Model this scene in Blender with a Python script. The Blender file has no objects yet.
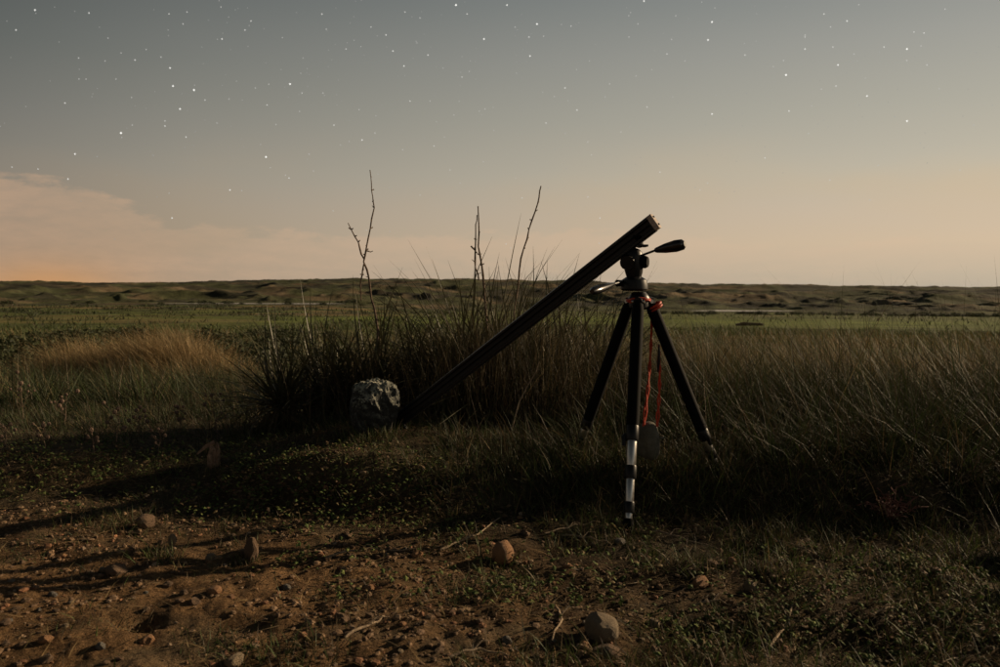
import bpy, math, random
import numpy as np
from mathutils import Vector, Matrix
R = math.radians
rng = np.random.default_rng(7); random.seed(7)
S = bpy.context.scene; C = S.collection

# ------------------------------------------------------------------ camera, sky, moonlight
FPX = 778.0; EYE = 0.80; ROW0 = 289.0
PITCH = math.atan((333.5 - ROW0) / FPX)
cd = bpy.data.cameras.new('camera'); cam = bpy.data.objects.new('camera', cd); C.objects.link(cam)
cd.sensor_width = 36; cd.lens = 36 * FPX / 1000; cd.clip_start = 0.05; cd.clip_end = 80000
cam.location = (0, 0, EYE); ROLL = R(0.25)
cam.rotation_euler = (Matrix.Rotation(R(90) - PITCH, 3, 'X') @ Matrix.Rotation(ROLL, 3, 'Z')).to_euler()
cd.dof.use_dof = True; cd.dof.focus_distance = 3.3; cd.dof.aperture_fstop = 6.3
S.camera = cam
S.view_settings.view_transform = 'Standard'; S.view_settings.look = 'None'
S.view_settings.exposure = 0; S.view_settings.gamma = 1
SUN_AZ, SUN_EL = 66.0, 18.0          # degrees right of straight ahead / above the horizon
sd = bpy.data.lights.new('moon_light', 'SUN'); sd.energy = 4.8; sd.angle = R(0.53); sd.color = (1.0, 0.74, 0.46)
so = bpy.data.objects.new('moon_light', sd); C.objects.link(so)
sv = Vector((math.sin(R(SUN_AZ)) * math.cos(R(SUN_EL)), math.cos(R(SUN_AZ)) * math.cos(R(SUN_EL)), math.sin(R(SUN_EL))))
so.rotation_euler = sv.to_track_quat('Z', 'Y').to_euler(); so.location = (8, 3, 6)

W = bpy.data.worlds.new('World'); S.world = W; W.use_nodes = True
nt = W.node_tree; nt.nodes.clear()
class G:
    def __init__(s, nt): s.nt = nt
    def n(s, t, **k):
        n = s.nt.nodes.new(t)
        for a, b in k.items(): setattr(n, a, b)
        return n
    def put(s, sock, v):
        if isinstance(v, (int, float)): sock.default_value = v
        elif isinstance(v, tuple): sock.default_value = v if len(v) == len(sock.default_value) else (*v, 1)
        else: s.nt.links.new(v, sock)
    def m(s, op, a, b=None, c=None, clamp=False):
        n = s.n('ShaderNodeMath', operation=op, use_clamp=clamp)
        s.put(n.inputs[0], a)
        if b is not None: s.put(n.inputs[1], b)
        if c is not None: s.put(n.inputs[2], c)
        return n.outputs[0]
    def mix(s, f, a, b, blend='MIX'):
        n = s.n('ShaderNodeMix', data_type='RGBA', blend_type=blend)
        s.put(n.inputs[0], f); s.put(n.inputs[6], a); s.put(n.inputs[7], b); return n.outputs[2]
    def ramp(s, f, stops, interp='LINEAR'):
        n = s.n('ShaderNodeValToRGB'); r = n.color_ramp; r.interpolation = interp
        while len(r.elements) < len(stops): r.elements.new(0.5)
        for e, (p, c) in zip(r.elements, stops):
            e.position = p; e.color = (*c, 1) if isinstance(c, tuple) else (c, c, c, 1)
        s.put(n.inputs[0], f); return n.outputs[0]
    def sst(s, x, lo, hi):
        n = s.n('ShaderNodeMapRange', interpolation_type='SMOOTHSTEP')
        s.put(n.inputs[0], x); n.inputs[1].default_value = lo; n.inputs[2].default_value = hi; return n.outputs[0]
    def noise(s, vec, scale, detail=4, rough=0.5):
        n = s.n('ShaderNodeTexNoise'); s.put(n.inputs['Vector'], vec)
        n.inputs['Scale'].default_value = scale; n.inputs['Detail'].default_value = detail; n.inputs['Roughness'].default_value = rough
        return n.outputs[0]
def lin(r, g, b):
    f = lambda c: (c / 255 / 12.92) if c / 255 <= 0.04045 else ((c / 255 + 0.055) / 1.055) ** 2.4
    return (f(r), f(g), f(b))
g = G(nt)
tc = g.n('ShaderNodeTexCoord'); sx = g.n('ShaderNodeSeparateXYZ'); nt.links.new(tc.outputs['Generated'], sx.inputs[0])
X, Y, Z = sx.outputs
el = g.m('MULTIPLY', g.m('ARCSINE', Z), 57.29578)                    # elevation, degrees
az = g.m('MULTIPLY', g.m('ARCTAN2', X, Y), 57.29578)                 # azimuth, degrees right of ahead
e90 = g.m('DIVIDE', g.m('MAXIMUM', el, 0.0), 90, clamp=True)
# vertical gradient on the side away from the moon, and on the side of the moon
def st(*rows): return [(e / 90, lin(*c)) for e, c in rows]
dark = g.ramp(e90, st((0, (134, 124, 108)), (3, (134, 126, 113)), (7, (124, 119, 110)), (11, (105, 105, 101)), (15, (84, 89, 87)), (21, (60, 67, 69)), (35, (32, 37, 41)), (90, (15, 19, 23))))
lite = g.ramp(e90, st((0, (178, 170, 152)), (1.2, (194, 180, 157)), (3.2, (214, 191, 162)), (5.5, (208, 190, 166)), (8, (196, 187, 168)), (12, (179, 175, 161)), (16, (163, 162, 154)), (21, (135, 140, 138)), (32, (78, 82, 84)), (50, (38, 43, 49)), (90, (17, 21, 26))))
ca = g.m('COSINE', g.m('MULTIPLY', g.m('SUBTRACT', az, SUN_AZ), math.pi / 180))
side = g.ramp(g.m('MULTIPLY_ADD', ca, 0.5, 0.5), [(0, 0.0), (0.36, 0.0), (0.52, 0.36), (0.70, 0.66), (0.93, 1.0), (1, 1.0)])
sky = g.mix(side, dark, lite)
# cloud bank low on the left, thin streaks further right
cv = g.n('ShaderNodeCombineXYZ'); g.put(cv.inputs[0], az); g.put(cv.inputs[1], g.m('MULTIPLY', el, 3.2)); g.put(cv.inputs[2], 3.3)
n1 = g.noise(cv.outputs[0], 0.26, 8, 0.62)
n2 = g.noise(cv.outputs[0], 0.035, 3, 0.5)
a01 = g.m('DIVIDE', g.m('ADD', az, 60), 90, clamp=True)
edge = g.ramp(a01, [(0, 0.62), (0.26, 0.70), (0.34, 0.69), (0.358, 0.66), (0.385, 0.56), (0.412, 0.45), (0.45, 0.42), (0.6, 0.41), (0.75, 0.44), (0.85, 0.36), (1, 0.33)], 'LINEAR')
edge = g.m('MULTIPLY_ADD', g.m('SUBTRACT', n1, 0.5), 3.4, g.m('MULTIPLY', edge, 10))
bank = g.sst(g.m('SUBTRACT', edge, el), 0.0, 0.65)
fade = g.ramp(a01, [(0, 0.3), (0.2, .9), (0.39, 0.9), (0.43, 0.62), (0.6, 0.48), (0.9, 0.38), (1, 0.25)])
n3 = g.noise(cv.outputs[0], 0.55, 6, 0.6)
body = g.m('MULTIPLY_ADD', n1, 0.9, g.m('MULTIPLY_ADD', n3, 1.3, -0.14))
bank = g.m('MULTIPLY', g.m('MULTIPLY', bank, fade), body, clamp=True)
cloudcol = g.mix(side, lin(184, 153, 127), lin(218, 190, 161))
sky = g.mix(g.m('MULTIPLY', bank, 0.9), sky, cloudcol)
streak = g.m('MULTIPLY', g.sst(n2, 0.48, 0.66), g.m('MULTIPLY', g.sst(el, 0.3, 2.5), g.m('SUBTRACT', 1.0, g.sst(el, 6, 12))))
sky = g.mix(g.m('MULTIPLY', streak, 0.4), sky, g.mix(side, lin(128, 120, 110), lin(214, 188, 150)))
# glow of a far town behind the horizon on the left
ga = g.m('DIVIDE', g.m('ADD', az, 30.3), 4.2); ge = g.m('DIVIDE', el, 1.5)
glow = g.m('EXPONENT', g.m('MULTIPLY', g.m('ADD', g.m('MULTIPLY', ga, ga), g.m('MULTIPLY', ge, ge)), -1.0))
ga2 = g.m('DIVIDE', g.m('ADD', az, 29), 12); ge2 = g.m('DIVIDE', el, 4.0)
glow2 = g.m('EXPONENT', g.m('MULTIPLY', g.m('ADD', g.m('MULTIPLY', ga2, ga2), g.m('MULTIPLY', ge2, ge2)), -1.0))
sky = g.mix(g.m('MULTIPLY', glow2, 0.28), sky, lin(168, 132, 98))
sky = g.mix(g.m('MULTIPLY', glow, 0.6), sky, lin(206, 146, 84))
# physical sky under the moon, weak
ns = g.n('ShaderNodeTexSky', sky_type='NISHITA', sun_disc=False); ns.sun_elevation = R(SUN_EL); ns.sun_rotation = R(SUN_AZ)
phys = g.n('ShaderNodeBackground'); nt.links.new(ns.outputs[0], phys.inputs[0]); phys.inputs[1].default_value = 0.0005
bg = g.n('ShaderNodeBackground'); g.put(bg.inputs[0], sky); bg.inputs[1].default_value = 0.97
ad = g.n('ShaderNodeAddShader'); nt.links.new(bg.outputs[0], ad.inputs[0]); nt.links.new(phys.outputs[0], ad.inputs[1])
ow = g.n('ShaderNodeOutputWorld'); nt.links.new(ad.outputs[0], ow.inputs[0])

# ------------------------------------------------------------------ helpers
def ray(px, py):
    a0 = (px - 500) / FPX; b0 = (333.5 - py) / FPX; cr, sr = math.cos(ROLL), math.sin(ROLL); a = a0 * cr - b0 * sr; b = a0 * sr + b0 * cr
    cp, sp = math.cos(PITCH), math.sin(PITCH)
    return np.array([a, cp + b * sp, -sp + b * cp])
def at(px, py, d):
    """world point seen at that place of the photograph, d metres ahead"""
    v = ray(px, py); v = v * (d / v[1]); return Vector((v[0], v[1], v[2] + EYE))
def hsh(i, j, s):
    h = (i.astype(np.int64) * 374761393 + j.astype(np.int64) * 668265263 + s * 1442695041) & 0x7fffffff
    h = ((h ^ (h >> 13)) * 1274126177) & 0x7fffffff
    return ((h ^ (h >> 16)) & 0xffff) / 65535.0
def vn(x, y, s=0):
    xi = np.floor(x); yi = np.floor(y); u = x - xi; v = y - yi
    u = u * u * u * (u * (u * 6 - 15) + 10); v = v * v * v * (v * (v * 6 - 15) + 10)
    a = hsh(xi, yi, s); b = hsh(xi + 1, yi, s); c = hsh(xi, yi + 1, s); d = hsh(xi + 1, yi + 1, s)
    return (a + (b - a) * u) * (1 - v) + (c + (d - c) * u) * v
def fbm(x, y, s=0, o=4, g_=0.5):
    t = 0; a = 1; n = 0
    for k in range(o):
        t = t + a * vn(x * 2 ** k + 17.3 * k, y * 2 ** k - 9.1 * k, s + k); n += a; a *= g_
    return t / n
def ridged(x, y, s=0, o=5):
    t = 0; a = 1; n = 0; w = 1
    for k in range(o):
        r = 1 - np.abs(2 * vn(x * 2.1 ** k + 5 * k, y * 2.1 ** k + 3 * k, s + k) - 1); r = r * r * w
        t = t + a * r; n += a; a *= 0.5; w = np.clip(r * 1.6, 0, 1)
    return t / n
def smooth(x, a, b):
    t = np.clip((x - a) / (b - a), 0, 1); return t * t * (3 - 2 * t)
_d = np.array([0, 3.9, 5, 7, 10, 14, 30, 60, 100, 140, 200, 350, 520, 9000.])
_z = np.array([0, 0.0, -.09, -.30, -.58, -.93, -1.85, -3.1, -4.2, -5.1, -6.4, -9.9, -12.2, -12.2])
def height(x, y):
    x = np.asarray(x, float); y = np.asarray(y, float)
    yy = np.maximum(y, 0); d = np.hypot(yy, 0.45 * x)
    z = (np.interp(d, _d, _z) + np.interp(d * 1.08, _d, _z) + np.interp(d * 0.93, _d, _z)) / 3
    rr = np.hypot(x, y)
    # bank at the edge of the bare soil
    by = 2.62 + 0.25 * smooth(-x, 0.4, 1.6) - 0.12 * smooth(x, .6, 1.6)
    amp = 0.12 - 0.075 * smooth(-x, 0.75, 1.5)
    z = z + amp * smooth(y, by, by + .42) * (1 - smooth(y, 4.6, 8)) * (1 - smooth(np.abs(x), 8, 14))
    z = z + 0.05 * np.exp(-((x + .55) / .45) ** 2 - ((y - 3.45) / .35) ** 2)
    z = z + 0.06 * np.exp(-((x + .62) / .30) ** 2 - ((y - 2.95) / .13) ** 2)
    near = np.exp(-rr / 12)
    z = z + near * (0.05 * (fbm(x * 1.1, y * 1.1, 3) - .5) + (0.036 + .026 * smooth(x, -.6, .2)) * (fbm(x * 4.2, y * 5, 11, 3) - .5) + 0.027 * (fbm(x * 17, y * 17, 31, 4) - .5) * (rr < 6))
    # pit and hollows in the bare soil
    z = z - 0.045 * np.exp(-((x + .865) / .055) ** 2 - ((y - 1.84) / .035) ** 2)
    z = z - 0.05 * np.exp(-((x - .78) / .22) ** 2 - ((y - 1.75) / .10) ** 2)
    z = z + 0.15 * (fbm(x * .23, y * .23, 51, 4) - .5) * smooth(rr, 7, 16) + 0.8 * (fbm(x * .03, y * .03, 61, 4) - .5) * smooth(rr, 35, 80) * (1 - smooth(rr, 100, 150) * .7)
    # broken hills across the valley
    z = z + 0.34 * np.exp(-((x + 3.9) / 1.0) ** 2 - ((y - 9.3) / .8) ** 2) + 0.24 * np.exp(-((x + 5.4) / .7) ** 2 - ((y - 9.9) / .8) ** 2)
    A = np.degrees(np.arctan2(x, y)); t = smooth(rr, 500, 1500) ** .85
    crest = np.interp(A, [-60, -33, -25, -14, -8, -3, 5, 15, 33, 60], [8, 8, 9, 17, 20, 18, 15, 12, 8, 8])
    wx = x + 60 * (fbm(x / 130, y / 130, 5, 3) - .5); wy = y + 60 * (fbm(x / 130, y / 130, 8, 3) - .5)
    rg = .45 * ridged(wx / 190, wy / 210, 71, 5) + .55 * ridged(wx / 62, wy / 75, 271, 5); big = fbm(x / 380, y / 420, 81, 3) - .5
    carve = np.interp(rr, [480, 560, 700, 900, 1300, 1800, 2600, 9000], [0, 5, 12, 13, 10, 5, 2.5, 8])
    spurs = np.interp(rr, [480, 560, 640, 780, 1000, 9000], [0, 3, 3.5, 3, 0, 0]) * np.clip(ridged(wx / 48, wy / 60, 171, 4) - .35, 0, 1) * 2
    front = smooth(y, -300, 100)
    z = z + front * ((crest + 12.2) * t + 3.0 * smooth(-A, 5, 15) * smooth(rr, 230, 480) * (1 - smooth(rr, 520, 900)) + carve * 1.1 * (rg - .55) + carve * .8 * big + spurs)
    return z
def hz(x, y): return float(height(np.array([x]), np.array([y]))[0])
_od = 1.3 * 1.0035 ** np.arange(1600)
def onground(px, py):
    """the point of the ground seen at that place of the photograph"""
    v = ray(px, py); x = v[0] / v[1] * _od; z = v[2] / v[1] * _od + EYE; hh = height(x, _od); i = int(np.argmax(z <= hh))
    return Vector((x[i], _od[i], hh[i]))

def mat(name, col=(.5, .5, .5), rough=.7, metal=0, spec=.5, attr=False, nscale=0, namt=.3, bump=0, bscale=50, trans=0):
    m = bpy.data.materials.new(name); m.use_nodes = True; t = m.node_tree; t.nodes.clear(); q = G(t)
    o = q.n('ShaderNodeOutputMaterial'); b = q.n('ShaderNodeBsdfPrincipled')
    b.inputs['Roughness'].default_value = rough; b.inputs['Metallic'].default_value = metal; b.inputs['Specular IOR Level'].default_value = spec
    if attr:
        c = q.n('ShaderNodeAttribute', attribute_name='Col').outputs['Color']
    else:
        rg = q.n('ShaderNodeRGB'); rg.outputs[0].default_value = (*col, 1); c = rg.outputs[0]
    tcn = q.n('ShaderNodeTexCoord')
    if nscale:
        f = q.noise(tcn.outputs['Object'], nscale, 6, .6)
        k = q.ramp(f, [(.3, 1 - namt), (.7, 1 + namt)])
        c = q.mix(1.0, c, k, 'MULTIPLY')
    q.put(b.inputs['Base Color'], c)
    if bump:
        f = q.noise(tcn.outputs['Object'], bscale, 6, .65); bn = q.n('ShaderNodeBump')
        bn.inputs['Strength'].default_value = bump; bn.inputs['Distance'].default_value = .02; q.put(bn.inputs['Height'], f)
        t.links.new(bn.outputs[0], b.inputs['Normal'])
    if trans:
        tr = q.n('ShaderNodeBsdfTranslucent'); q.put(tr.inputs[0], c); mx = q.n('ShaderNodeMixShader'); mx.inputs[0].default_value = trans
        t.links.new(b.outputs[0], mx.inputs[1]); t.links.new(tr.outputs[0], mx.inputs[2]); t.links.new(mx.outputs[0], o.inputs[0])
    else: t.links.new(b.outputs[0], o.inputs[0])
    return m
M = dict(
    black=mat('black_metal', (.008, .008, .009), .42, .1, spec=.35), rubber=mat('black_rubber', (.005, .005, .005), .8, spec=.1, nscale=60, namt=.3),
    grip=mat('grip_plastic', (.012, .012, .013), .28, spec=.6),
    silver=mat('silver_tube', (.55, .53, .50), .32, .9, nscale=30, namt=.15), cap=mat('rail_end_cap', (.42, .34, .29), .55, nscale=90, namt=.25),
    anod=mat('black_anodised_rail', (.012, .015, .021), .27, .3, nscale=25, namt=.2), groove=mat('rail_groove', (.006, .006, .007), .6),
    red=mat('red_cord', (.55, .055, .02), .6, nscale=200, namt=.35), bag=mat('grey_canvas', (.125, .115, .085), .9, nscale=40, namt=.3, bump=.5, bscale=120),
    stalk=mat('dead_stalk_bark', (.16, .11, .075), .85, nscale=50, namt=.5, bump=.6, bscale=90),
    yucca=mat('yucca_leaf', attr=False, col=(.080, .076, .036), rough=.5, nscale=5, namt=.35, trans=.12),
    deadleaf=mat('dead_yucca_leaf', (.10, .068, .038), .75, nscale=9, namt=.4, trans=.12),
    grass=mat('grass_blades', attr=True, rough=.62, spec=.3, trans=.22), leaf=mat('small_leaves', attr=True, rough=.75, spec=.2, trans=.2),
    pebble=mat('pebbles', attr=True, rough=.85, nscale=70, namt=.35, bump=.4, bscale=150),
    ochre=mat('ochre_stone', (.36, .19, .09), .85, nscale=26, namt=.35, bump=.7, bscale=60),
    tan=mat('tan_stone', (.33, .25, .16), .88, nscale=24, namt=.35, bump=.8, bscale=55),
    grey=mat('grey_stone', (.22, .20, .17), .88, nscale=28, namt=.35, bump=.8, bscale=60),
    brown=mat('brown_stone', (.22, .14, .085), .9, nscale=30, namt=.4, bump=.8, bscale=60),
    wood=mat('weathered_wood', (.25, .16, .105), .85, nscale=45, namt=.6, bump=.9, bscale=40),
    twig=mat('dry_twig', (.34, .25, .16), .8, nscale=40, namt=.4, bump=.5, bscale=80),
    seed=mat('dry_seed_head', (.13, .085, .06), .9, nscale=90, namt=.5),
    shrub=mat('shrub_leaves', attr=True, rough=.7, spec=.3, trans=.15))
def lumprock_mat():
    m = mat('pale_mottled_rock_lit_top', (.20, .20, .18), .85, bump=.9, bscale=22); t = m.node_tree; q = G(t)
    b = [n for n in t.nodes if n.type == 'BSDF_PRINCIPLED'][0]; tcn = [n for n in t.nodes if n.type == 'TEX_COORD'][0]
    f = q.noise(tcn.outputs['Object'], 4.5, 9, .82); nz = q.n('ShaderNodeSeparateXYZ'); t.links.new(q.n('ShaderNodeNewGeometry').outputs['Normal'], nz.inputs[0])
    f = q.m('ADD', f, q.m('MULTIPLY', nz.outputs[2], .24))  # mottling by noise; moonlit top and shaded body painted in by normal
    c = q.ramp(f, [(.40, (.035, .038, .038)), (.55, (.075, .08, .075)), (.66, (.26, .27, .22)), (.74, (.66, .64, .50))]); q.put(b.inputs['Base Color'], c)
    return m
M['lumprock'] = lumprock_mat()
def terrain_mat(name, near):
    m = bpy.data.materials.new(name); m.use_nodes = True; t = m.node_tree; t.nodes.clear(); q = G(t)
    o = q.n('ShaderNodeOutputMaterial'); b = q.n('ShaderNodeBsdfPrincipled'); b.inputs['Roughness'].default_value = .95; b.inputs['Specular IOR Level'].default_value = .15
    c = q.n('ShaderNodeAttribute', attribute_name='Col').outputs['Color']; P = q.n('ShaderNodeNewGeometry').outputs['Position']
    if near:
        f1 = q.noise(P, 9, 6, .6); f2 = q.noise(P, 70, 6, .7); f3 = q.noise(P, 2.2, 4, .5)
        c = q.mix(1.0, c, q.ramp(f1, [(.3, .5), (.7, 1.4)]), 'MULTIPLY')
        c = q.mix(1.0, c, q.ramp(f2, [(.3, .45), (.72, 1.6)]), 'MULTIPLY')
        c = q.mix(q.m('MULTIPLY', q.sst(f3, .5, .62), .5), c, (.15, .12, .075, 1))
        h = q.m('ADD', q.m('MULTIPLY', f1, 1.0), q.m('MULTIPLY', f2, .45)); dist, stn = .05, 1.0
    else:
        f1 = q.noise(P, .05, 8, .65); f2 = q.noise(P, .9, 6, .7)
        c = q.mix(1.0, c, q.ramp(f1, [(.3, .55), (.7, 1.5)]), 'MULTIPLY'); c = q.mix(1.0, c, q.ramp(f2, [(.3, .6), (.7, 1.35)]), 'MULTIPLY')
        h = q.m('ADD', q.m('MULTIPLY', f1, 3.0), f2); dist, stn = .9, .8
    bn = q.n('ShaderNodeBump'); bn.inputs['Strength'].default_value = stn; bn.inputs['Distance'].default_value = dist; q.put(bn.inputs['Height'], h)
    t.links.new(bn.outputs[0], b.inputs['Normal']); q.put(b.inputs['Base Color'], c); t.links.new(b.outputs[0], o.inputs[0]); return m

def npmesh(name, verts, faces, cols=None, smoothed=False):
    """verts (N,3), faces (M,k) of one size, cols per vertex (N,3)"""
    me = bpy.data.meshes.new(name); k = faces.shape[1]; nf = len(faces)
    me.vertices.add(len(verts)); me.vertices.foreach_set('co', np.ascontiguousarray(verts, np.float32).ravel())
    me.loops.add(nf * k); me.polygons.add(nf)
    me.loops.foreach_set('vertex_index', np.ascontiguousarray(faces, np.int32).ravel())
    me.polygons.foreach_set('loop_start', np.arange(0, nf * k, k, dtype=np.int32))
    me.polygons.foreach_set('use_smooth', np.full(nf, smoothed))
    if cols is not None:
        a = me.color_attributes.new('Col', 'FLOAT_COLOR', 'POINT')
        a.data.foreach_set('color', np.hstack([cols, np.ones((len(cols), 1))]).astype(np.float32).ravel())
    me.update(calc_edges=True); return me
def link(name, me, m=None, parent=None, **props):
    o = bpy.data.objects.new(name, me)
    if m and not me.materials: me.materials.append(m)
    C.objects.link(o)
    if parent: o.parent = parent
    for k, v in props.items(): o[k] = v
    return o
def tag(o, label, cat, group=None):
    o['label'] = label; o['category'] = cat
    if group: o['group'] = group
    return o
def empty(name, loc, label, cat, group=None, rz=0):
    o = bpy.data.objects.new(name, None); o.empty_display_size = .1; o.location = loc; o.rotation_euler = (0, 0, rz); C.objects.link(o)
    return tag(o, label, cat, group)
class MB:
    def __init__(s): s.v = []; s.f = []
    def tube(s, pts, rad, n=8, cap=True, flat=1.0):
        pts = [Vector(p) for p in pts]; rad = rad if hasattr(rad, '__len__') else [rad] * len(pts); b0 = len(s.v); up = Vector((.13, .21, .97))
        prev = None
        for i, p in enumerate(pts):
            t = (pts[min(i + 1, len(pts) - 1)] - pts[max(i - 1, 0)]).normalized()
            a = (prev - t * prev.dot(t)).normalized() if prev is not None else t.cross(up if abs(t.dot(up)) < .9 else Vector((1, 0, 0))).normalized()
            prev = a; b = t.cross(a)
            for k in range(n):
                w = 2 * math.pi * k / n; s.v.append(tuple(p + (a * math.cos(w) + b * math.sin(w) * flat) * rad[i]))
        for i in range(len(pts) - 1):
            for k in range(n):
                q = b0 + i * n; s.f.append((q + k, q + (k + 1) % n, q + n + (k + 1) % n, q + n + k))
        if cap: s.f.append(tuple(b0 + k for k in reversed(range(n)))); s.f.append(tuple(b0 + (len(pts) - 1) * n + k for k in range(n)))
        return s
    def extrude(s, prof, p0, p1, ax, ay):
        """closed 2D profile swept from p0 to p1 on axes ax, ay"""
        n = len(prof); b0 = len(s.v)
        for p in (p0, p1):
            for (a, b) in prof: s.v.append(tuple(p + ax * a + ay * b))
        for k in range(n): s.f.append((b0 + k, b0 + (k + 1) % n, b0 + n + (k + 1) % n, b0 + n + k))
        s.f.append(tuple(b0 + k for k in reversed(range(n)))); s.f.append(tuple(b0 + n + k for k in range(n))); return s
    def build(s, name, m, parent=None, smoothed=True, origin=None, bevel=0):
        o0 = Vector(origin) if origin is not None else Vector((0, 0, 0))
        me = bpy.data.meshes.new(name); me.from_pydata([tuple(Vector(v) - o0) for v in s.v], [], s.f)
        if smoothed:
            for p in me.polygons: p.use_smooth = True
            me.set_sharp_from_angle(angle=R(40)) if hasattr(me, 'set_sharp_from_angle') else None
        me.update(); o = link(name, me, m, parent)
        if bevel:
            b = o.modifiers.new('bevel', 'BEVEL'); b.width = bevel; b.segments = 2; b.limit_method = 'ANGLE'
        return o

# ------------------------------------------------------------------ ground, field, hills
def lerp3(a, b, t): return a * (1 - t[..., None]) + b * t[..., None]
def ground_col(x, y, z):
    r = np.hypot(x, y); A = np.degrees(np.arctan2(x, y)); c = np.zeros(x.shape + (3,))
    soil = np.array([.20, .118, .056]); litter = np.array([.050, .036, .020]); straw = np.array([.15, .11, .055]); olive = np.array([.075, .075, .032])
    c[:] = soil
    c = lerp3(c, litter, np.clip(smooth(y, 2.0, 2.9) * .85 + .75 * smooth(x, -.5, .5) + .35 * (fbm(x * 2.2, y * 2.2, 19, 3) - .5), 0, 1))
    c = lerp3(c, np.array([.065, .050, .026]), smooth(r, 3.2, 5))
    n = fbm(x * .12, y * .12, 5, 4); n2 = fbm(x * .02, y * .03, 15, 4)
    c = lerp3(c, straw, smooth(r, 8, 14)); c = lerp3(c, olive * 1.3, smooth(r, 17, 40) * smooth(n, .42, .56))
    # sandy track on the left
    c = lerp3(c, np.array([.26, .18, .10]), np.exp(-((y - 14.5 - .12 * x) / 2.2) ** 2) * (x < -2) * smooth(-x, 2, 4) * (r < 40))
    green = np.array([.115, .135, .036]); tanf = np.array([.17, .125, .055])
    c = lerp3(c, lerp3(np.broadcast_to(tanf, c.shape), green, smooth(n2 + .25 * smooth(A, -12, 5), .42, .52)), smooth(r, 65, 95) * .95)
    fp = fbm(x / 11, y / 16, 45, 5); c = lerp3(c, np.array([.045, .052, .022]), smooth(r, 22, 40) * (1 - smooth(r, 430, 470)) * smooth(fp, .50 - .08 * smooth(-A, 5, 12), .60) * (.45 + .45 * smooth(-A, 2, 10)))
    c = lerp3(c, np.array([.20, .15, .075]), np.exp(-((y - 150 + .35 * (x + 70)) / 12) ** 2) * (x < -35) * smooth(-x, 35, 50) * .8)
    c = lerp3(c, np.array([.135, .175, .036]), np.exp(-((r - 165) / 45) ** 2) * (.35 + .65 * smooth(A, -19, -13)) * .8)
    hill = np.array([.145, .110, .065]); hg = np.array([.072, .078, .036]); dk = np.array([.034, .032, .022])
    hn = fbm(x / 60, y / 60, 25, 5); hc = lerp3(np.broadcast_to(hill, c.shape), hg, smooth(hn, .30, .52)); hc = lerp3(hc, dk, smooth(fbm(x / 55, y / 55, 35, 5), .50, .62) * .85)
    c = lerp3(c, hc, smooth(r, 470, 540)); c = lerp3(c, dk * 1.3, np.exp(-((r - 455) / 40) ** 2) * .8)
    return c
ang = np.concatenate([np.arange(-180, -44, 2.0), np.arange(-44, 44, .15), np.arange(44, 180.01, 2.0)])
gs = lambda a, b, n: np.exp(np.linspace(math.log(a), math.log(b), n, endpoint=False))
rad = np.concatenate([[0.02], gs(.5, 1.3, 20), gs(1.3, 5, 130), gs(5, 470, 190), gs(470, 2600, 330), gs(2600, 9001, 14), [9001]])
def polar(name, i0, i1, m):
    rr, aa = np.meshgrid(rad[i0:i1 + 1], np.radians(ang), indexing='ij'); x = rr * np.sin(aa); y = rr * np.cos(aa); z = height(x, y)
    nr, na = x.shape; idx = np.arange(nr * na).reshape(nr, na)
    f = np.stack([idx[:-1, :-1], idx[:-1, 1:], idx[1:, 1:], idx[1:, :-1]], -1).reshape(-1, 4)[:, ::-1]
    me = npmesh(name, np.stack([x, y, z], -1).reshape(-1, 3), f, ground_col(x, y, z).reshape(-1, 3), True)
    return link(name, me, m, kind='structure')
iA = int(np.searchsorted(rad, 12)); iB = int(np.searchsorted(rad, 469.9))
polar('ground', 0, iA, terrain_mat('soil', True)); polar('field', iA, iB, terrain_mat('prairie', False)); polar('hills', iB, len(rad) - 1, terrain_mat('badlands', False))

# river seen as pale lines at the foot of the hills
def river(pts, wid):
    me = bpy.data.meshes.new('river'); v = []; f = []
    for i, (px, py, d) in enumerate(pts):
        x = (px - 500) / FPX * d; w = wid[i]; zz = max(hz(x, d - w / 2), hz(x, d + w / 2), hz(x, d)) + .12
        v += [(x, d - w / 2, 0), (x, d + w / 2, 0)]
    zt = max(hz(a, b) for a, b, _ in v) + .06
    v = [(a, b, zt) for a, b, _ in v]
    for i in range(len(pts) - 1): f.append((2 * i, 2 * i + 2, 2 * i + 3, 2 * i + 1))
    me.from_pydata(v, [], f); return me
mw = mat('river_water', (.05, .05, .045), .12, spec=.8, bump=.12, bscale=1.5)
link('river', river([(150, 0, 440), (200, 0, 443), (235, 0, 448), (275, 0, 446), (320, 0, 450), (345, 0, 455)], [3, 18, 22, 20, 24, 4]), mw, kind='structure')
link('river', river([(690, 0, 440), (712, 0, 445), (725, 0, 448), (745, 0, 446), (775, 0, 450), (795, 0, 452)], [3, 20, 26, 22, 14, 3]), mw, kind='structure')

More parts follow.
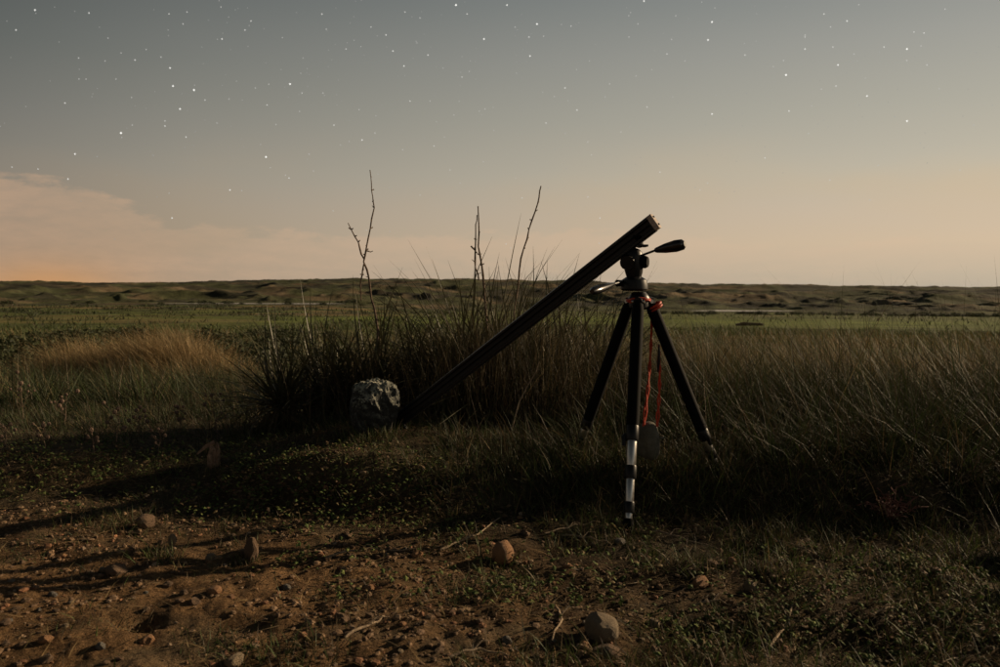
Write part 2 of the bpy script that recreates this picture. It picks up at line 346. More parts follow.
# ------------------------------------------------------------------ grass: ribbons with curve
def blades(x, y, hgt, wid, lean, azim, col, curl=.6, seg=3, z=None, var=.25, z0=-.01):
    n = len(x); z = height(x, y) if z is None else z
    L = seg + 1; t = np.linspace(0, 1, L)
    dx, dy = np.cos(azim), np.sin(azim)
    bend = lean[:, None] * (t[None] + curl * t[None] ** 2)          # sideways travel
    up = t[None] * np.sqrt(np.maximum(.05, 1 - (np.minimum(lean, .95)[:, None] * (.35 + .65 * t[None])) ** 2))
    cx = x[:, None] + dx[:, None] * bend * hgt[:, None]; cy = y[:, None] + dy[:, None] * bend * hgt[:, None]; cz = z[:, None] + z0 + up * hgt[:, None]
    fa = rng.uniform(0, 2 * np.pi, n); wx, wy = np.cos(fa)[:, None], np.sin(fa)[:, None]
    w = wid[:, None] * (1 - t[None] ** 1.6) * .5
    A = np.stack([cx - wx * w, cy - wy * w, cz], -1)[:, :-1]; B = np.stack([cx + wx * w, cy + wy * w, cz], -1)[:, :-1]; T = np.stack([cx, cy, cz], -1)[:, -1:]
    V = np.concatenate([A, B, T], 1); nv = V.shape[1]; F = []
    for k in range(seg - 1): F += [(k, seg + k, seg + k + 1), (k, seg + k + 1, k + 1)]
    F.append((seg - 1, 2 * seg - 1, 2 * seg)); F = np.array(F)
    faces = (F[None] + (np.arange(n) * nv)[:, None, None]).reshape(-1, 3)
    k = (1 + rng.normal(0, var, (n, 1))).clip(.3, 2); cc = np.repeat((col * k)[:, None, :], nv, 1)
    return V.reshape(-1, 3), faces, cc.reshape(-1, 3)
def stuff(name, parts, m, **kw):
    V = []; F = []; K = []; o = 0
    for v, f, c in parts: V.append(v); F.append(f + o); K.append(c); o += len(v)
    return link(name, npmesh(name, np.concatenate(V), np.concatenate(F), np.concatenate(K)), m, kind='stuff', **kw)
def wedge(n, d0, d1, a0=-38, a1=40):
    d = np.sqrt(rng.uniform(d0 * d0, d1 * d1, n)); a = np.radians(rng.uniform(a0, a1, n)); return d * np.sin(a), d * np.cos(a)
def pick(n, cols, ws):
    return np.array(cols)[rng.choice(len(cols), n, p=np.array(ws) / sum(ws))]
DGR = (.032, .046, .017); DG2 = (.045, .049, .022)
GRN = (.060, .085, .024); GR2 = (.082, .100, .032); STR = (.20, .150, .070); TAN = (.27, .185, .088); DRY = (.12, .088, .050); DKB = (.058, .044, .028); RED = (.14, .075, .045)
def bound(x): return np.interp(x, [-6, -2.2, -1.4, -.6, -.2, .25, .6, 1.0, 1.5, 6], [4.1, 3.7, 3.45, 3.2, 2.85, 2.72, 2.68, 2.5, 2.25, 1.6]) + .22 * (fbm(x * 3, x * 0 + 2, 9, 3) - .5) * 2

# tall meadow grass behind and right of the tripod, out past the frame on the right
def tall():
    P = []
    x0, y0 = wedge(7000, 2.0, 8.5, -38, 50); nb = 20; hs0 = rng.uniform(.55, 1.35, len(x0)) * (rng.random(len(x0)) < .85); sp = rng.uniform(.015, .055, len(x0))
    x0, y0, hs0, sp = [np.repeat(v_, nb) for v_ in (x0, y0, hs0, sp)]; ox = rng.normal(0, 1, len(x0)) * sp; oy = rng.normal(0, 1, len(x0)) * sp
    x = x0 + ox; y = y0 + oy; b = bound(x); clump = fbm(x * 2.6, y * 2.6, 41, 3); keep = (y > b) & (hs0 > 0) & (rng.random(len(x)) < .35 + .8 * smooth(clump, .36, .6))
    x, y, b, ox, oy, hs0 = x[keep], y[keep], b[keep], ox[keep], oy[keep], hs0[keep]; out_ = np.arctan2(oy, ox)
    wa = 3.5 + 2.2 * (fbm(x * 1.4, y * 1.4, 47, 2) - .5); az_ = np.arctan2(np.sin(out_) + .8 * np.sin(wa), np.cos(out_) + .8 * np.cos(wa)) + rng.normal(0, .5, len(x))
    right = smooth(x / y, -.02, .32); rise = smooth(y - b, 0, .9)
    left = smooth(-x / y, .24, .42)
    yz = smooth(x, -1.5, -1.1) * (1 - smooth(x, .45, .75)) * smooth(y, 3.3, 3.7); deep = .55 + .6 * smooth(y - b, .9, 2.6)
    H = (.09 + .27 * rise * deep * (1 - left * .80) * (1 - .75 * yz)) * (.62 + .62 * right * rise + .38 * (1 - right)) * rng.uniform(.55, 1.25, len(x)) * (.35 + 1.3 * fbm(x * 1.6, y * 1.6, 43, 3))
    H = H * hs0 * (1 - .85 * np.exp(-((x + .36) / .20) ** 2 - ((y - 3.3) / .35) ** 2))
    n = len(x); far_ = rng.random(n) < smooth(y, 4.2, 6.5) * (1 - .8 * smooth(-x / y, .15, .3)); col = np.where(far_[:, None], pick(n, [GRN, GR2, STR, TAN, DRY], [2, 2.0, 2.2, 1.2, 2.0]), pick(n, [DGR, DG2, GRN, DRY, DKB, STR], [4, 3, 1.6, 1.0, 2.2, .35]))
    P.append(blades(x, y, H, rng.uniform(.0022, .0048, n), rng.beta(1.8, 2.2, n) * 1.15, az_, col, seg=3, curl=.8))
    return P
stuff('tall_grass', tall(), M['grass'], label='tall dark green and straw coloured grass behind the tripod')
# thin flowering stems with light heads, standing above the grass
def stems():
    x, y = wedge(9000, 2.9, 12, -36, 42); q = x / y
    keep = (y > bound(x) + .25) & (rng.random(len(x)) < (.10 + .9 * smooth(q, .02, .3)) * (1 - .9 * (x > -1.4) * (x < .5) * (y < 5.5))); x, y = x[keep], y[keep]; k = rng.random(len(x)) < .16 + .84 * smooth(y, 3.8, 6); x, y = x[k], y[k]; n = len(x)
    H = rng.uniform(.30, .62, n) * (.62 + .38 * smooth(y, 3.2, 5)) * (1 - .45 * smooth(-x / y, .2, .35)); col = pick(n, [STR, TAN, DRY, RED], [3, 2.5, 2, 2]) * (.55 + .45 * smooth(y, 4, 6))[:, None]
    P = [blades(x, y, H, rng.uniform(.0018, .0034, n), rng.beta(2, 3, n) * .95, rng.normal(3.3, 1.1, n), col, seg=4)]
    return P
stuff('grass_stems', stems(), M['grass'], label='thin tan flowering grass stems leaning above the meadow grass')
# sloping field between eight and seventy metres
def midgrass():
    P = []
    x, y = wedge(85000, 7.5, 24, -40, 44); n = len(x); q = x / y; cl = fbm(x * .7, y * .7, 91, 3)
    track = np.exp(-((y - 14.5 - .12 * x) / 1.8) ** 2) * (q < -.18)
    hum = np.exp(-((x + 3.9) / 1.1) ** 2 - ((y - 9.3) / .8) ** 2) + np.exp(-((x + 5.4) / .8) ** 2 - ((y - 9.9) / .8) ** 2)
    keep = rng.random(n) > track * 1.05; x, y, cl, q, hum = x[keep], y[keep], cl[keep], q[keep], hum[keep]; n = len(x)
    H = rng.uniform(.16, .42, n) * (.55 + .9 * smooth(cl, .35, .65)) ; H *= 1 + .35 * smooth(q, .1, .3) - .5 * smooth(-q, .15, .25); H = H * (1 - .75 * smooth(-q, .42, .52) * (y > 10.8) * (y < 17)) + hum * rng.uniform(.05, .3, n)
    tn = smooth(cl + .3 * hum + .18 * smooth(q, -.05, .2) - .16 * smooth(-q, .15, .3), .42, .6)
    c1 = pick(n, [TAN, STR, RED], [4, 3, .8]); c2 = pick(n, [GRN, GR2, DRY], [3, 3, 2]); c3 = pick(n, [DGR, DG2, GRN, DKB], [3, 3, 2, 1]); lf = smooth(-q, .15, .28); c2 = np.where((rng.random(n) < .8 * lf)[:, None], c3, c2); col = np.where((rng.random(n) < (.25 + .6 * tn) * (1 - .75 * lf * (hum < .35) * (1 - np.exp(-((y - 12.5) / 2.0) ** 2))))[:, None], c1, c2)
    P.append(blades(x, y, H, rng.uniform(.006, .013, n) * (y / 14) ** .5, rng.beta(2, 3, n) * .8, rng.normal(3.3, 1.1, n), col, seg=3))
    x, y = wedge(30000, 8.2, 11.2, -36, -12); n = len(x)
    hum = np.exp(-((x + 3.9) / 1.0) ** 2 - ((y - 9.3) / .7) ** 2) + .9 * np.exp(-((x + 5.4) / .75) ** 2 - ((y - 9.9) / .7) ** 2)
    k = rng.random(n) < hum; x, y, hum = x[k], y[k], hum[k]; n = len(x)
    P.append(blades(x, y, .25 + .45 * hum * rng.uniform(.6, 1.1, n), rng.uniform(.004, .008, n), rng.beta(2, 2, n) * 1.1, rng.normal(3.0, 1.2, n), pick(n, [(.36, .26, .13), STR, TAN], [4, 2, 2]), seg=4))
    x, y = wedge(16000, 6.8, 9.4, -36, -11); n = len(x); cl = fbm(x * 2.2, y * 2.2, 191, 3)
    P.append(blades(x, y, rng.uniform(.12, .34, n) * (.3 + 1.4 * smooth(cl, .35, .65)), rng.uniform(.004, .008, n), rng.beta(2, 2, n) * 1.1, rng.normal(3.0, 1.3, n), pick(n, [DGR, DG2, GRN, DRY, STR], [4, 3, 2, 1, .5]), seg=3))
    return P
stuff('field_grass', midgrass(), M['grass'], label='tan and green field grass on the slope beyond the yuccas')
def fargrass():
    x, y = wedge(70000, 23, 110, -40, 42); n = len(x); cl = fbm(x * .16, y * .16, 95, 3)
    H = rng.uniform(.2, .5, n) * (.5 + smooth(cl, .35, .65)); q = x / y
    gr = smooth(y, 55, 95) * .8; col = np.where((rng.random(n) < .55 * (1 - gr) * (1 - .5 * (q < -.1)))[:, None], pick(n, [TAN, STR, DRY], [2, 3, 2]), pick(n, [GRN, GR2], [3, 2]))
    return [blades(x, y, H, .03 * (y / 40) * rng.uniform(.5, 1.3, n), rng.beta(2, 3, n) * .7, rng.normal(3.3, 1.2, n), col, seg=2)]
def farscrub():
    x, y = wedge(26000, 60, 420, -40, 42); fp = fbm(x / 11, y / 16, 45, 5); k = rng.random(len(x)) < smooth(fp, .46, .60) * (.25 + .75 * smooth(-x / y, .02, .15)); x, y = x[k], y[k]; n = len(x)
    return [blades(x, y, rng.uniform(.4, 1.3, n), .10 * (y / 60) ** .7 * rng.uniform(.6, 1.5, n), rng.beta(2, 2, n), rng.uniform(0, 6.28, n), pick(n, [DGR, DG2, GRN, DKB], [3, 3, 2, 1]), seg=2)]
stuff('scrub', farscrub(), M['grass'], label='dark scrub scattered across the valley floor')
stuff('far_grass', fargrass(), M['grass'], label='low green grass across the valley floor')

# short green tufts and straw on the bare soil
def tufts():
    P = []; xs = []; ys = []; hs = []
    spots = [(110, 528, .16, .07), (95, 520, .12, .06), (170, 560, .04, .05), (155, 556, .06, .06), (215, 640, .10, .04), (300, 655, .10, .05), (240, 655, .08, .04), (250, 470, .16, .05), (300, 480, .20, .05), (350, 478, .12, .05), (395, 480, .16, .05), (455, 490, .2, .06), (500, 480, .22, .09), (595, 520, .05, .06), (740, 520, .2, .08), (652, 480, .10, .15), (362, 440, .12, .10), (385, 442, .12, .09), (577, 466, .10, .16), (722, 478, .10, .17), (640, 532, .05, .05), (560, 470, .16, .12), (668, 486, .10, .15), (600, 470, .14, .14), (700, 480, .16, .15), (835, 560, .10, .09), (700, 660, .07, .04), (760, 540, .15, .07), (245, 565, .04, .05), (300, 560, .04, .03), (540, 500, .2, .08), (60, 540, .15, .03), (20, 560, .1, .03), (900, 590, .2, .05), (950, 560, .15, .08)]
    for px, py, s, h in spots:
        p = onground(px, py); n = int(1200 * s + 40); xs.append(p.x + rng.normal(0, s * .55, n)); ys.append(p.y + rng.normal(0, s * .5, n)); hs.append(rng.uniform(.35, 1.2, n) * h)
    x, y = wedge(85000, 1.4, 3.9, -40, 48); cl = fbm(x * 5, y * 5, 101, 4); w_ = smooth(x, -.7, .5); k = rng.random(len(x)) < smooth(cl, .60 - .16 * w_, .70 - .14 * w_) * (.3 + .7 * w_) + .55 * smooth(y, 2.45, 2.8) * smooth(cl, .42, .55); x, y, w_ = x[k], y[k], w_[k]
    xs.append(x); ys.append(y); hs.append(rng.uniform(.012, .05, len(x)) * (1 + 1.1 * w_ * rng.random(len(x))))
    x = np.concatenate(xs); y = np.concatenate(ys); H = np.concatenate(hs); n = len(x)
    P.append(blades(x, y, H, rng.uniform(.0018, .0042, n), rng.beta(2, 2.4, n), rng.uniform(0, 6.28, n), pick(n, [GRN, GR2, DGR, STR, DRY, DKB], [3, 2.4, 2, .9, 2, 2]), seg=3))
    return P
stuff('short_grass', tufts(), M['grass'], label='short green grass tufts growing on the bare soil')
def straw():
    x, y = wedge(38000, 1.3, 4.2, -40, 46); cl = fbm(x * 3, y * 3, 111, 3); k = rng.random(len(x)) < .25 + smooth(cl, .4, .6) * .7; x, y = x[k], y[k]; n = len(x)
    L = rng.uniform(.02, .10, n); v, f, c = blades(x, y, L, rng.uniform(.0014, .0032, n), rng.uniform(.86, .95, n), rng.uniform(0, 6.28, n), pick(n, [STR, TAN, DRY, DKB], [2, 1.5, 3, 2]), curl=.15, seg=3, z0=.004)
    z = height(v[:, 0], v[:, 1]); v[:, 2] = z + (v[:, 2] - z) * .35 + .002
    return [(v, f, c)]
stuff('dry_straw', straw(), M['grass'], label='dry straw and broken stems lying on the soil')
def leaves():
    """small broad leaves low over the soil"""
    xs = []; ys = []
    spots = [(240, 470, .12, 160), (290, 480, .2, 320), (350, 485, .2, 320), (410, 482, .2, 280), (250, 500, .15, 200), (330, 520, .25, 320), (400, 545, .25, 260), (560, 585, .25, 200), (820, 590, .2, 300), (880, 570, .2, 300), (930, 590, .2, 260), (790, 610, .15, 120), (480, 590, .15, 100), (730, 620, .2, 150), (300, 560, .06, 60), (360, 590, .15, 90), (80, 470, .35, 600), (30, 450, .35, 600), (150, 460, .35, 600), (200, 500, .15, 160), (620, 545, .2, 120), (700, 650, .1, 160), (950, 640, .2, 200), (850, 650, .2, 160), (600, 590, .2, 160)]
    for px, py, s, n in spots:
        p = onground(px, py); cx = p.x + rng.normal(0, s * .6, n // 5 + 1); cy = p.y + rng.normal(0, s * .6, n // 5 + 1)
        xs.append(np.repeat(cx, 5)); ys.append(np.repeat(cy, 5))
    x = np.concatenate(xs); y = np.concatenate(ys); n = len(x); x = x + rng.normal(0, .02, n); y = y + rng.normal(0, .02, n)
    L = rng.uniform(.010, .026, n); z = height(x, y) + rng.uniform(.003, .035, n); a = rng.uniform(0, 6.28, n); e = rng.uniform(-.1, .9, n)
    d = np.stack([np.cos(a) * np.cos(e), np.sin(a) * np.cos(e), np.sin(e)], -1); s = np.stack([-np.sin(a), np.cos(a), rng.uniform(-.4, .4, n)], -1)
    p = np.stack([x, y, z], -1); Lc = L[:, None]; dr = np.array([0, 0, -1.]) * Lc
    V = np.stack([p, p + d * Lc * .5 + s * Lc * .3, p + d * Lc + dr * .15, p + d * Lc * .5 - s * Lc * .3, p + d * Lc * .52 + dr * -.12], 1)
    F = np.array([(0, 1, 4), (1, 2, 4), (2, 3, 4), (3, 0, 4)]); F = (F[None] + (np.arange(n) * 5)[:, None, None]).reshape(-1, 3)
    c = pick(n, [(.085, .12, .035), (.14, .165, .05), (.16, .12, .06), (.11, .07, .04)], [4, 2.2, 2, 2]) * (1 + rng.normal(0, .25, (n, 1))).clip(.4, 1.8)
    return [(V.reshape(-1, 3), F, np.repeat(c[:, None], 5, 1).reshape(-1, 3))]
stuff('ground_cover', leaves(), M['leaf'], label='low leafy weeds creeping over the soil')
def gravel():
    t = (1 + 5 ** .5) / 2
    iv = np.array([(-1, t, 0), (1, t, 0), (-1, -t, 0), (1, -t, 0), (0, -1, t), (0, 1, t), (0, -1, -t), (0, 1, -t), (t, 0, -1), (t, 0, 1), (-t, 0, -1), (-t, 0, 1)], float); iv /= np.linalg.norm(iv[0])
    fi = np.array([(0, 11, 5), (0, 5, 1), (0, 1, 7), (0, 7, 10), (0, 10, 11), (1, 5, 9), (5, 11, 4), (11, 10, 2), (10, 7, 6), (7, 1, 8), (3, 9, 4), (3, 4, 2), (3, 2, 6), (3, 6, 8), (3, 8, 9), (4, 9, 5), (2, 4, 11), (6, 2, 10), (8, 6, 7), (9, 8, 1)])
    x, y = wedge(20000, 1.25, 3.3, -42, 42); cl = fbm(x * 2.5, y * 2.5, 121, 3); k = (y < bound(x) + .1) & (rng.random(len(x)) < .15 + .85 * smooth(cl, .4, .6) * (1 - .6 * smooth(x, -.3, .4))); x, y = x[k], y[k]; n = len(x)
    s = .0020 + .0085 * rng.random(n) ** 3.8; sc = s[:, None] * rng.uniform(.6, 1.3, (n, 3)) * np.array([1.25, 1.1, .7]); a = rng.uniform(0, 6.28, n)
    V = iv[None] * sc[:, None] * rng.uniform(.75, 1.2, (n, 12, 1)); ca_, sa = np.cos(a)[:, None], np.sin(a)[:, None]
    V = np.stack([V[..., 0] * ca_ - V[..., 1] * sa + x[:, None], V[..., 0] * sa + V[..., 1] * ca_ + y[:, None], V[..., 2] + (height(x, y) + s * .25)[:, None]], -1)
    F = (fi[None] + (np.arange(n) * 12)[:, None, None]).reshape(-1, 3)
    c = pick(n, [(.19, .115, .06), (.22, .14, .08), (.14, .085, .048), (.27, .19, .125), (.22, .105, .052)], [4, 3, 3, .8, 1.5]) * (1 + rng.normal(0, .2, (n, 1))).clip(.5, 1.6)
    return [(V.reshape(-1, 3), F, np.repeat(c[:, None], 12, 1).reshape(-1, 3))]
stuff('gravel', gravel(), M['pebble'], label='brown gravel and crumbs of earth on the bare soil')

# ------------------------------------------------------------------ stones
def rock_mesh(name, seed, lumps=.22, ang_=0, sub=3):
    import bmesh
    bm = bmesh.new(); bmesh.ops.create_icosphere(bm, subdivisions=sub, radius=1)
    rs = np.random.default_rng(seed); off = rs.uniform(0, 50, 3)
    co = np.array([v.co[:] for v in bm.verts])
    r = 1 + lumps * 2 * (fbm(co[:, 0] * 1.1 + off[0] + co[:, 2] * .7, co[:, 1] * 1.1 + off[1] - co[:, 2] * .6, seed, 3) - .5) + lumps * .5 * (fbm(co[:, 0] * 4 + off[1] + co[:, 2] * 3, co[:, 1] * 4 + co[:, 2] * 2, seed + 5, 2) - .5)
    co = co * r[:, None]
    for k in range(ang_):                                           # broken flat faces
        nrm = rs.normal(0, 1, 3); nrm /= np.linalg.norm(nrm); dd = rs.uniform(.55, .85); q = co @ nrm - dd; co = co - np.where(q > 0, q, 0)[:, None] * nrm * .92
    for v, c in zip(bm.verts, co): v.co = c
    me = bpy.data.meshes.new(name); bm.to_mesh(me); bm.free()
    for p in me.polygons: p.use_smooth = ang_ == 0
    return me
def stone(px, py, w, h, m, label, seed, ang_=0, group=None, sink=.3, tilt=0, name='stone', d=None, sub=3, lumps=.22):
    """px, py: middle of its foot in the photograph; w, h in photograph pixels"""
    p = onground(px, py) if d is None else Vector((at(px, py, d).x, d, hz(at(px, py, d).x, d)))
    k = p.y / FPX; me = rock_mesh(name, seed, lumps, ang_, sub); o = link(name, me, m)
    o.scale = (w * k / 2, w * k / 2 * .85, h * k / 2 * 1.15); o.location = (p.x, p.y + w * k * .3, hz(p.x, p.y + w * k * .3) + h * k * (.5 - sink * .5)); o.rotation_euler = (0, tilt, seed * 1.3)
    return tag(o, label, 'rock' if name == 'rock' else 'stone', group)
stone(503, 567, 25, 23, M['ochre'], 'rounded orange ochre stone on the dark soil left of the tripod foot', 3)
stone(603, 642, 38, 24, M['tan'], 'largest tan stone near the bottom edge below the tripod', 4, 2)
stone(607, 658, 30, 12, M['brown'], 'flat brown stone just in front of the largest tan stone', 5, 3)
stone(249, 563, 17, 24, M['brown'], 'upright brown stone among leaves beside a grass tuft', 26, 2, sink=.25, lumps=.4)
stone(172, 549, 9, 14, M['tan'], 'small pointed tan stone with a green tuft in front', 7, 3, sink=.1)
stone(702, 588, 20, 12, M['ochre'], 'flat orange stone on the soil right of the tripod foot', 8, 3)
stone(752, 594, 15, 11, M['tan'], 'small pale stone right of the flat orange stone', 9, 2)
stone(655, 628, 15, 9, M['tan'], 'small tan stone beyond the largest tan stone', 10, 2)
stone(732, 569, 13, 10, M['ochre'], 'small orange stone near the edge of the grass', 11, 2)
stone(113, 577, 24, 11, M['brown'], 'flat brown stone between the two long shadows', 12, 3)
stone(144, 530, 20, 14, M['brown'], 'brown stone at the right end of the upper shadow', 15, 3)
stone(232, 668, 22, 12, M['tan'], 'tan stone cut by the bottom edge below the grass', 13, 2)
stone(22, 388, 14, 10, M['ochre'], 'pale ochre stone beside the sandy track', 14, 2)
gp = 'small stones scattered over the bare soil'; rs = np.random.default_rng(5); base = [rock_mesh('stone', 40 + k, .35, 5, 2) for k in range(6)]; ms = ['tan', 'brown', 'ochre', 'brown', 'grey', 'brown']
for k in range(6): base[k].materials.append(M[ms[k]])
cnt = 0
while cnt < 95:
    px, py = rs.uniform(0, 1000), 667 - 150 * rs.random() ** .8
    if rs.random() < (px / 1000) ** .6 * .75: continue
    p = onground(px, py)
    if p.y > float(bound(np.array([p.x]))[0]): continue
    s = .006 + .012 * rs.random() ** 2
    o = bpy.data.objects.new('stone', base[cnt % 6]); C.objects.link(o); o.location = (p.x, p.y, p.z + s * .25); o.scale = (s * 1.2, s, s * .75); o.rotation_euler = (rs.uniform(-.3, .3), rs.uniform(-.3, .3), rs.uniform(0, 6))
    tag(o, 'small rough stone lying loose on the bare brown soil', 'stone', gp); cnt += 1
# pale craggy rock against the foot of the rail
import bmesh
pr = Vector((at(374, 430, 3.42).x, 3.42, hz(at(374, 430, 3.42).x, 3.42)))
me = rock_mesh('rock', 23, .42, 5, 5)
co = np.array([v.co[:] for v in me.vertices]); r_ = (np.abs(co) ** 3.6).sum(1) ** (1 / 3.6); co = co * (.55 + .45 / r_)[:, None]
nn_ = .55 * np.abs(fbm(co[:, 0] * 3.1 + co[:, 2] * 1.7 + 9, co[:, 1] * 3.1 - co[:, 2] * 2.3 + 4, 7, 5) - .5) * .9 + .10 * (fbm(co[:, 0] * 9 + co[:, 2] * 5, co[:, 1] * 9 + co[:, 2] * 6, 17, 3) - .5)
co = co * (1.06 - nn_)[:, None]
for v, c_ in zip(me.vertices, co): v.co = c_
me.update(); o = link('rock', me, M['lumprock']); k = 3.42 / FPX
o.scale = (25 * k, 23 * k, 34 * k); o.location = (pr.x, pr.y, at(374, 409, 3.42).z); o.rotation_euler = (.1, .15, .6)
tag(o, 'pale craggy rock, its moonlit top painted whitish, at the foot of the black rail', 'rock')

# ------------------------------------------------------------------ tripod
def V3(*a): return Vector(a)
ap = at(639, 300, 2.90); ff = at(628, 530, 2.58); ff.z = hz(ff.x, ff.y)
rf = V3(at(719, 470, 2.98).x, 2.98, 0); rf.z = hz(rf.x, rf.y); lf = V3(at(575, 460, 3.15).x, 3.15, 0); lf.z = hz(lf.x, lf.y)
T = empty('camera_tripod', (ap.x, ap.y, hz(ap.x, ap.y)), 'black camera tripod with silver lower leg tubes standing in the grass', 'tripod'); T0 = Vector(T.location)
def seg(a, b, t): return a + (b - a) * t
for foot, fr in ((ff, (.60, .615, .715, .775, .865, .885)), (rf, (.60, .80, .815, .86, .90, .93)), (lf, (.60, .82, .835, .88, .92, .94))):
    hd = V3(foot.x - ap.x, foot.y - ap.y, 0).normalized(); a = ap + hd * .042 + V3(0, 0, -.005); u = (foot - a); L = u.length; un = u.normalized()
    t0, t1, t2, t3, t4, t5 = fr; s0 = .56 if foot is ff else .74
    f = MB(); f.tube([a, seg(a, foot, .03), seg(a, foot, .05), seg(a, foot, s0 - .03), seg(a, foot, s0)], [.017, .021, .0225, .0225, .0215], 14)
    leg = f.build('leg', M['rubber'], T, origin=T0)
    def sub(n, ta, tb, r, m, bev=True):
        q = MB(); q.tube([seg(a, foot, ta), seg(a, foot, ta + .004), seg(a, foot, tb - .004), seg(a, foot, tb)] if bev else [seg(a, foot, ta), seg(a, foot, tb)], [r * .93, r, r, r * .93] if bev else r, 14)
        return q.build(n, m, leg, origin=T0)
    if foot is ff:
        sub('leg_lock', .56, .625, .0225, M['black']); sub('leg_tube', .621, .735, .0172, M['silver'])
        sub('leg_lock', .73, .785, .0205, M['black']); sub('leg_tube', .781, .885, .0150, M['silver'])
        sub('leg_lock', .88, .925, .0185, M['black']); sub('leg_tube', .922, .952, .0125, M['silver'])
    else:
        sub('leg_lock', .74, .80, .0225, M['black']); sub('leg_tube', .797, .865, .0165, M['silver']); sub('leg_lock', .86, .91, .0195, M['black']); sub('leg_tube', .907, .95, .013, M['silver'])
    q = MB(); q.tube([seg(a, foot, .948), seg(a, foot, .957), seg(a, foot, .992), seg(a, foot, 1.01)], [.014, .018, .0185, .011], 12); q.build('rubber_foot', M['rubber'], leg, origin=T0)
    # lever of the upper lock, and a hinge bolt
    sd_ = hd.cross(V3(0, 0, 1)).normalized(); lv = seg(a, foot, .60 if foot is ff else .77)
    q = MB(); q.tube([lv + sd_ * .021, lv + sd_ * .029 + un * .008, lv + sd_ * .028 + un * .04], [.006, .007, .005], 8, flat=1.3); q.build('lock_lever', M['black'], leg, origin=T0)
    q = MB(); q.tube([a - sd_ * .024, a + sd_ * .024], .0075, 10); q.build('hinge_bolt', M['silver'], leg, origin=T0)
q = MB(); q.tube([ap + V3(0, 0, -.035), ap + V3(0, 0, -.028), ap + V3(0, 0, .008), ap + V3(0, 0, .02), ap + V3(0, 0, .03)], [.028, .036, .040, .032, .024], 20)
for foot in (ff, rf, lf):
    hd = V3(foot.x - ap.x, foot.y - ap.y, 0).normalized(); q.tube([ap + hd * .02 + V3(0, 0, -.004), ap + hd * .055 + V3(0, 0, -.006)], [.02, .017], 8)
q.build('spider', M['black'], T, origin=T0)
q = MB(); q.tube([ap + V3(0, 0, -.30), ap + V3(0, 0, -.29), ap + V3(0, 0, -.02)], [.012, .0135, .0135], 14); col_ = q.build('centre_column', M['black'], T, origin=T0)
q = MB(); hk = [ap + V3(0, 0, -.30), ap + V3(0, 0, -.315)] + [ap + V3(.010 * math.sin(w), 0, -.326 - .010 * -math.cos(w)) for w in (0, .8, 1.6, 2.4, 3.1, 3.9, 4.6)]; q.tube(hk, .0025, 6); q.build('hook', M['silver'], col_, origin=T0)
# head
d = 2.90; hb = at(634, 288, d)
def hp(px, py, dd=d): return at(px, py, dd)
q = MB(); b = hp(634, 291); k = d / FPX
q.tube([b, b + V3(0, 0, 2 * k), b + V3(0, 0, 6 * k), b + V3(0, 0, 11 * k), b + V3(0, 0, 14 * k)], [11 * k, 13.5 * k, 13.5 * k, 12.5 * k, 8 * k], 22); pan = q.build('pan_base', M['black'], T, origin=T0)
q = MB(); c0 = hp(622, 283); q.tube([c0 + V3(.01, 0, 0), c0 + V3(-.022, -.012, -.001)], [.011, .013], 12); q.build('lock_knob', M['rubber'], pan, origin=T0)
q = MB(); q.tube([hp(634, 278), hp(634, 273), hp(633.5, 266), hp(633, 258), hp(633, 251), hp(634, 248)], [7 * k, 8.5 * k, 9.8 * k, 10 * k, 9 * k, 6 * k], 18); bd = q.build('tilt_body', M['black'], T, origin=T0)
q = MB(); q.tube([hp(640, 262, d - .01), hp(645, 262, d - .02), hp(648, 262, d - .025)], [6 * k, 6.5 * k, 5 * k], 12); q.build('lock_knob', M['rubber'], bd, origin=T0)
q = MB(); q.tube([hp(628, 262, d - .02), hp(627, 263, d - .045)], [8 * k, 7 * k], 14); q.build('tilt_disc', M['black'], bd, origin=T0)
def handle(p0, p1, p2, r):
    q = MB(); q.tube([p0, p1], .0045, 8); h = q.build('pan_handle', M['black'], T, origin=T0)
    q = MB(); v = p2 - p1; q.tube([p1, p1 + v * .06, p1 + v * .35, p1 + v * .7, p1 + v * .92, p2], [r * .35, r * .5, r * .85, r * 1.08, r * .95, r * .5], 14, flat=.85); q.build('grip', M['grip'], h, origin=T0)
handle(hp(640, 256), hp(655, 250.5, 2.86), hp(685, 244, 2.80), 6.4 * k)
handle(hp(624, 281), hp(614, 284, 2.80), hp(592, 291.5, 2.62), 4.6 * k)
# red cord wound round the shoulders of the tripod
q = MB(); pts = []
for i in range(64):
    w = i / 63 * 2 * math.pi * 2.6; pts.append(ap + V3(math.cos(w) * (.043 + .003 * math.sin(w * 3)), math.sin(w) * .043, .004 - .010 * i / 63 + .006 * math.sin(w * 1.7)))
q.tube(pts, .0042, 6)
hr = V3(rf.x - ap.x, rf.y - ap.y, 0).normalized(); ar = ap + hr * .052
pts = []
for i in range(40):
    w = i / 39 * 2 * math.pi * 2; pts.append(ar + (rf - ar).normalized() * (.018 + .022 * i / 39) + V3(0, math.cos(w) * .026, 0) + hr.cross(V3(0, 1, 0)).normalized() * 0 + V3(math.sin(w) * .024, 0, math.sin(w) * .012))
q.tube(pts, .0045, 6)
tag(q.build('cord', M['red'], None, origin=T0), 'red cord wound round the shoulders of the black tripod', 'cord').location = T0

